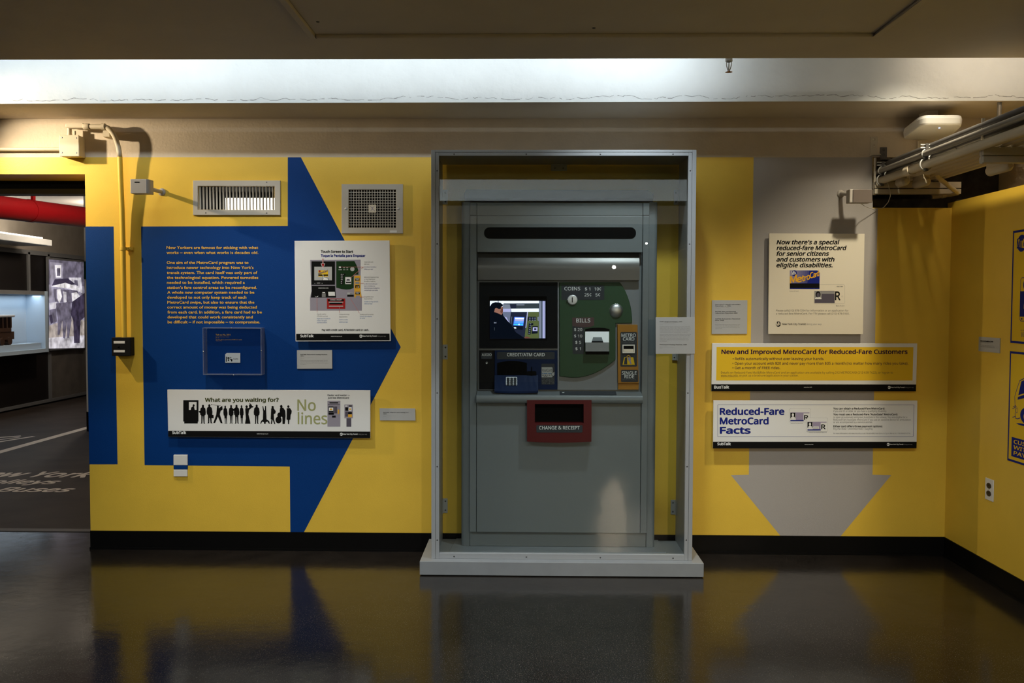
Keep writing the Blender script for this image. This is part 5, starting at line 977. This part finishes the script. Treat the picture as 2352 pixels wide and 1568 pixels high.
L_(0, z1_ - .01, 0, z2_ + .01); L_(.01, z1_, .4, z1_); L_(.01, z2_, .4, z2_); L_(0, z1_ - .01, .01, z1_); L_(0, z2_ + .01, .01, z2_); L_(.4, z1_, .4, z2_)
hgt = z1_ - z2_; b.rect(MR, ya - .001, z2_ + hgt * .1, ya - .40, z1_ - hgt * .31, 'ink_blue', 1); b.poly(MR, [(ya - .008, z2_ + hgt * .05), (ya - .024, z2_ + hgt * .075), (ya - .024, z2_ + hgt * .025)], 'ink_blue', 1); b.disc(MR, ya - .06, z1_ - hgt * .16, .035, .035, 'ink_blue', 2)
b.poly(MR, [(ya - .035, z2_ + hgt * .28), (ya - .035, z2_ + hgt * .36), (ya - .045, z2_ + hgt * .54), (ya - .055, z2_ + hgt * .36), (ya - .12, z2_ + hgt * .36), (ya - .12, z2_ + hgt * .28)], 'ink_yellow', 3); b.build('card_drawing', t, label='blue drawing of a fare card')
b = B(); zz = yz(*e(345, 1348))[1]; yq = yz(*e(345, 1348))[0]
for k in range(3): b.disc(MR, yq - k * .016, zz, .003, .003, 'ink_blue', 1, 8)
zz = yz(*e(342, 1428))[1]; b.text(lambda u, v, lay=0: MR(yq - u, zz - v, lay), 'wh', 0, 0, .034, 'ink_blue', .06, -.01); b.build('lettering', t)
t, y0, zt_, zb_ = wallposter('blue-framed yellow poster with a car drawing, lower of two on the right wall', yz(*e2(218, 86)), yz(*e2(184, 1440)), .62)
b = B(); Z = lambda x, y: yz(*e2(x, y)); pts = [Z(389, 428), Z(338, 455), Z(308, 545), Z(277, 645), Z(280, 760), Z(286, 838), Z(280, 860), Z(282, 915), Z(310, 928), Z(345, 915)]
for a, q in zip(pts, pts[1:]): b.line(MR, *a, *q, .004, 'ink_blue', 1)
yw = Z(345, 880)[0]
b.line(MR, *Z(389, 428), Z(389, 428)[0] - .28, Z(389, 428)[1] + .02, .004, 'ink_blue', 1)
b.poly(MR, [Z(359, 462), Z(389, 450), (Z(389, 450)[0] - .2, Z(389, 450)[1] + .02), (Z(389, 610)[0] - .2, Z(389, 610)[1] + .02), Z(389, 612), Z(320, 634)], 'ink_blue', 1); b.poly(MR, [Z(316, 655), Z(389, 630), (Z(389, 630)[0] - .3, Z(389, 630)[1]), (Z(389, 670)[0] - .3, Z(389, 670)[1]), Z(389, 672), Z(312, 690)], 'ink_blue', 1)
for a, q in (((255, 778), (290, 762)), ((248, 804), (300, 772)), ((248, 908), (290, 895))): b.line(MR, *Z(*a), *Z(*q), .003, 'ink_blue', 1)
q = Z(303, 822); b.disc(MR, *q, .008, .014, 'ink_blue', 1); b.disc(MR, *q, .006, .011, 'ink_yellow', 2)
wz = (Z(360, 772)[1] + Z(360, 985)[1]) / 2; rw = (Z(360, 772)[1] - Z(360, 985)[1]) / 2; b.disc(MR, yw - .062, wz, .062, rw, 'ink_blue', 2); b.disc(MR, yw - .066, wz - .005, .036, rw * .58, 'ink_yellow', 3); b.disc(MR, yw - .066, wz - .005, .02, rw * .32, 'ink_blue', 4)
b.poly(MR, [Z(292, 980), Z(345, 982), (yw - .4, Z(345, 982)[1] + .01), (yw - .4, Z(389, 1015)[1]), Z(389, 1018), Z(320, 998)], 'ink_blue', 1); b.build('car_drawing', t, label='blue line drawing of a car')
b = B(); a, q = Z(240, 1150), Z(232, 1388); yl = (a[0] + q[0]) / 2; b.rect(MR, yl, q[1], yl - .5, a[1], 'ink_blue', 1); hq = a[1] - q[1]
for k, s_ in enumerate(('CUSTOMERS', 'WITHIN', 'PAYING')): b.text(lambda u, v, lay=0: MR(yl - u, a[1] - v, lay), s_, .022, hq * (.30 + .29 * k), hq * .19, 'ink_yellow', len(s_) * .037, .02, .08, 3)
b.build('text_block', t, label='dark blue block of yellow lettering')
# ------------------------------------------------------------------ corridor beyond the doorway
XW = -6.9
b = B(); b.box(XW - .2, XW, .6, 13, 0, 3, 'corrwall'); struct(b.build('wall_corridor'))
b = B(); b.box(XW, -4, 13, 13.1, 0, 3, 'corrwall'); struct(b.build('wall_corridor'))
b = B(); b.box(XW - .2, 2, .3, 13.1, 2.72, 2.8, 'corrceil'); struct(b.build('ceiling'))
b = B(); b.box(-9, XW, .2, .6, 0, 3, 'corrwall'); struct(b.build('wall_corridor'))
for k, (ya, yb_, z0_, z1_, m_) in enumerate(((.29, .5, 2.155, 2.7, 'blackmatte'), (.6, .72, 2.135, 2.17, 'frame_grey'))): b = B(); b.box(-6.8, -2.0, ya, yb_, z0_, z1_, m_); struct(b.build('trim_%d' % (7 + k)))
p = WZ(0, 1218, 0); b = B(); b.box(-6.8, XD + .3, p.y - .02, p.y + .045, 0, .004, 'thresh'); struct(b.build('trim_9'))
q = WZ(200, 990, 0); b = B(); b.box(q.x - .0, -2.6, q.y, q.y + .2, 0, 2.72, 'beamwhite'); struct(b.build('wall_stub')); b = B(); b.box(q.x - .002, -2.6, q.y - .006, q.y, 0, WZ(200, 990, 0).z + .22, 'basebl'); struct(b.build('baseboard_stub'))
f = crop(0, 380, 2.527)
def XF(x, y, off=0): return WX(*f(x, y), XW + off)
# painted words on the corridor floor
def FL(u, v, lay=0): return Vector((u, v, .0012 + lay * .0003))
b = B(); l = crop(0, 900, 3.485)
for s_, (x0, y0), (x1, _), top in (('New York', (-330, 677), (712, 0), 637), ('Trolleys', (-300, 732), (440, 0), 702), ('& Buses', (-260, 796), (550, 0), 762)):
    a = WZ(*l(x0, y0), 0); q = WZ(*l(x1, y0), 0); h_ = WZ(*l(x1, top), 0).y - a.y
    Mf = lambda u, v, lay=0, a=a: FL(a.x + u, a.y - v, lay); b.text(Mf, s_, 0, 0, h_ * .9, 'floorline', q.x - a.x, .03, .22, 0)
tag(b.build('floor_lettering'), 'bold slanted pale words painted on the corridor floor', 'lettering')
a, q = WZ(0, 1043, 0), WZ(197, 979, 0); b = B(); xc = (a.x + q.x) / 2; b.rect(FL, xc - .05, 1.0, xc + .05, 9, 'floorline', 0); tag(b.build('floor_line'), 'long pale straight stripe painted on the corridor floor', 'floor marking')
a, q = WZ(0, 1022, 0), WZ(78, 1002, 0); b = B()
for (x0, y0, x1, y1, w_) in ((0, 1008, 48, 1001, .06), (0, 1023, 78, 1002, .05), (0, 1016, 45, 1004, .04)): a, q = WZ(x0, y0, 0), WZ(x1, y1, 0); b.line(FL, a.x - .3, a.y - (q.y - a.y) * .3, q.x, q.y, w_, 'floorline', 0)
tag(b.build('floor_line'), 'cluster of short pale strokes on the corridor floor beyond the long stripe', 'floor marking')
# red pipe and grey duct
pa = W(0, 476, 1.9); t = thing('red_pipe', 'thick glossy red pipe running under the corridor ceiling', 'pipe')
rp = 27 * (1.9 + DCAM) / FOC; q = W(195, 499, 3.0)
B().tube([pa - (q - pa) * .9, pa, q, q + (q - pa) * 3], rp, 'redpipe', 24).build('tube', t); k_ = pa + (q - pa) * .30; B().tube([k_, k_ + (q - pa).normalized() * .05], rp * 1.04, 'redpipe', 24).build('coupling', t)
k_ = pa + (q - pa) * .36; B().box(k_.x - .01, k_.x + .01, k_.y - .02, k_.y + .02, k_.z, 2.72, 'redpipe').build('hanger', t)
# display wall frames
def fr(y0, y1, z0_, z1_, mt, th, name): b = B(); b.box(XW + .0005, XW + th, y0, y1, z0_, z1_, mt); return b
zr1 = XF(220, 510).z; zr2 = XF(220, 1085).z; zr3 = XF(220, 1365).z; zk = 0
yA, yB_, yC_, yD_ = XF(-80, 600).y, XF(158, 600).y, XF(272, 600).y, XF(498, 600).y
t = thing('display_partition', 'dark exhibit partition with grey metal frame seen through the doorway', 'partition')
for (ya, yb_, z0_, z1_, nm) in ((1.0, yB_, zr2 + .05, zr1, 'dark_panel'), (yB_, yC_, zr2 + .05, zr1, 'dark_panel'), (1.0, yC_, zr3, zr2, 'dark_panel')): fr(ya, yb_, z0_, z1_, 'darkpanel', .02, nm).build(nm, t)
fr(yC_, 12.9, zr3, zr2, 'concrete', .02, '').build('stone_panel', t, label='rough grey lower panel')
for (ya, yb_, z0_, z1_) in ((1, 12.9, zr1 - .03, zr1 + .03), (1, 12.9, zr2, zr2 + .05), (1, 12.9, zr3 - .04, zr3), (yB_ - .05, yB_, zr2, zr1), (yC_ - .05, yC_, zr3, zr1)): fr(ya, yb_, z0_, z1_, 'frame_grey', .045, '').build('frame_bar', t)
fr(1, 12.9, 0, zr3 - .04, 'blackmatte', .015, '').build('plinth_band', t)
# lit niche with a model trolley
y2 = XF(140, 900).y; zt_, zb_ = XF(60, 748).z, XF(60, 1068).z
t = thing('display_niche', 'lit pale blue niche in the dark partition holding a model', 'display niche')
mat('nicheblue', (.50, .62, .74), .6); XN = XW + .04
b = B(); b.box(XN - .03, XN - .012, 3.0, y2, zb_, zt_, 'nicheblue'); b.build('back_panel', t)
for (ya, yb_, z0_, z1_, nm) in ((y2, y2 + .08, zb_, zt_ + .05, 'side_frame'), (3, y2, zt_, zt_ + .05, 'top_frame'), (3, y2 + .08, zb_ - .05, zb_, 'sill')): B().box(XN - .03, XN + .25, ya, yb_, z0_, z1_, 'nicheblue' if nm != 'top_frame' else 'frame_grey').build(nm, t)
strip('niche_lamp', (XN + .14, 6.0, zt_ - .012), .12, 3, 5, (.75, .88, 1))
t = thing('model_trolley', 'brown model trolley car standing in the lit niche', 'model'); mat('trolley', (.06, .03, .018), .5); mat('trolleyroof', (.5, .5, .5), .5)
r0, r1 = WX(*f(-60, 880), XN + .12), WX(*f(38, 880), XN + .12); zc0, zc1, zc2 = WX(*f(20, 1010), XN + .12).z, WX(*f(20, 965), XN + .12).z, WX(*f(20, 880), XN + .12).z
b = B(); b.box(XN + .05, XN + .18, r0.y, r1.y, zc1, zc1 + .05, 'trolley')
for k in range(5): yy = r0.y + (r1.y - r0.y) * k / 4; b.box(XN + .05, XN + .18, yy - .012, yy + .012, zc1 + .05, zc2, 'trolley')
b.build('body', t); B().box(XN + .04, XN + .19, r0.y - .06, r1.y + .08, zc2, zc2 + .03, 'trolleyroof').build('roof', t, bevel=.01); B().box(XN + .06, XN + .17, r0.y + .02, r1.y + .08, zc0, zc1, 'trolley').build('undercarriage', t)
for yy in (r0.y + .15, r1.y - .05): B().tube([(XN + .04, yy, zc0 - .02), (XN + .19, yy, zc0 - .02)], .05, 'trolley', 14).build('wheel', t)
b = B(); b.box(XN + .03, XN + .2, r0.y - .1, y2 - .02, zb_, zc0 - .07, 'nicheblue'); b.build('stand', t)
# street photograph
t = thing('street_photograph', 'tall backlit old street photograph with horses and people, on the partition', 'photograph')
XP = XW + .09
def ph(x, y, lay=0): return WX(*f(x, y), XP + .003 + lay * .003)
def pm(n, v):   # soft mottled print, lit from behind
    m = mat('photo_' + n, v, .5, emit=.6); nt = m.node_tree; bs = nt.nodes['Principled BSDF']; tc = nt.nodes.new('ShaderNodeTexCoord'); nz = nt.nodes.new('ShaderNodeTexNoise'); nz.inputs['Scale'].default_value = 9; nz.inputs['Detail'].default_value = 5
    r = nt.nodes.new('ShaderNodeMapRange'); r.inputs[1].default_value = .32; r.inputs[2].default_value = .68; r.inputs[3].default_value = .35; r.inputs[4].default_value = 1.6; mx = nt.nodes.new('ShaderNodeVectorMath'); mx.operation = 'SCALE'; mx.inputs[0].default_value = v
    nt.links.new(tc.outputs['Object'], nz.inputs['Vector']); nt.links.new(nz.outputs['Fac'], r.inputs[0]); nt.links.new(r.outputs[0], mx.inputs['Scale']); nt.links.new(mx.outputs[0], bs.inputs['Emission Color'])
pm('mid', (.30, .28, .36)); pm('pale', (.62, .60, .66)); pm('white', (.9, .88, .92)); pm('dark', (.05, .04, .075)); pm('dim', (.15, .135, .19)); pm('tan', (.42, .37, .34))
b = B(); a, q = ph(284, 545), ph(490, 1060); b.box(XW + .047, XP, a.y, q.y + .02, XF(380, 1062).z, XF(380, 545).z, 'frame_grey'); b.build('light_box', t)
b = B(); P = lambda pts, m, l: b.poly(ph, pts, 'photo_' + m, l)
P([(284, 545), (490, 562), (490, 1058), (284, 1062)], 'mid', 0); P([(284, 545), (490, 562), (490, 700), (284, 690)], 'dim', 1); P([(290, 560), (365, 566), (365, 690), (290, 690)], 'mid', 2); P([(284, 930), (420, 880), (490, 900), (490, 1058), (284, 1062)], 'tan', 1); P([(284, 1000), (490, 985), (490, 1058), (284, 1062)], 'pale', 2)
P([(318, 578), (355, 578), (355, 650), (325, 650)], 'white', 3); P([(330, 595), (350, 595), (350, 640), (330, 640)], 'dim', 4); P([(400, 650), (470, 650), (480, 740), (410, 720)], 'pale', 3); P([(430, 665), (450, 665), (455, 700), (432, 690)], 'dim', 4)
P([(318, 660), (395, 655), (440, 690), (300, 700)], 'dark', 5); P([(295, 700), (380, 680), (450, 705), (470, 730), (400, 715), (330, 705)], 'white', 6); P([(310, 715), (450, 725), (465, 790), (430, 800), (320, 790)], 'dim', 5)
P([(330, 720), (350, 715), (360, 760), (345, 800), (332, 770)], 'white', 7); P([(365, 730), (385, 735), (388, 790), (370, 800)], 'pale', 7); P([(415, 740), (445, 735), (465, 760), (450, 800), (420, 790)], 'white', 7)
P([(325, 800), (410, 790), (415, 900), (400, 1000), (390, 1000), (388, 910), (378, 1005), (366, 1000), (362, 900), (345, 985), (335, 980), (335, 880)], 'dim', 8); P([(420, 790), (490, 740), (490, 880), (468, 900), (462, 1030), (430, 1030), (425, 900), (410, 860)], 'dark', 9)
P([(285, 800), (330, 790), (325, 830), (290, 835)], 'pale', 6); P([(286, 840), (325, 830), (330, 905), (310, 915), (295, 890)], 'dim', 7); P([(284, 870), (300, 865), (310, 910), (295, 920)], 'dark', 8)
b.build('image', t, label='blurred bluish picture of carriages and horses')
t = thing('corridor_sign', 'small dark green sign at the corridor corner beside the wall edge', 'sign'); a = W(192, 600, 4.8); q_ = W(199, 641, 4.8); mat('signgreen', (.005, .06, .035), .4)
B().box(a.x, q_.x + .25, 4.8, 4.84, q_.z, a.z, 'signgreen').build('panel', t); B().box(a.x + .1, a.x + .14, 4.81, 4.83, a.z, 2.72, 'frame_grey').build('hanger', t)
t = thing('valance_light', 'white boxed light fixture above the partition in the corridor', 'light fixture')
p0 = W(120, 556, 6.8); ye = p0.y; xv = p0.x; B().box(xv - .5, xv, 2.5, ye, W(120, 565, 6.8).z, W(120, 551, 6.8).z, 'whiteplastic').build('housing', t, bevel=.01)
B().box(xv - .45, xv - .1, 2.6, ye - .05, W(120, 551, 6.8).z + .001, W(120, 551, 6.8).z + .03, 'lit').build('diffuser', t, label='glowing diffuser')

# ------------------------------------------------------------------ finish: put every root at the base of its thing
bpy.data.objects.remove(TO)
bpy.context.view_layer.update()
for r in ROOTS:
    ms = [o for o in r.children_recursive if o.type == 'MESH']; pts = [o.matrix_world @ Vector(v) for o in ms for v in o.bound_box]
    org = Vector(((min(p.x for p in pts) + max(p.x for p in pts)) / 2, (min(p.y for p in pts) + max(p.y for p in pts)) / 2, min(p.z for p in pts)))
    r.location = org
    for ch in r.children: ch.location -= org
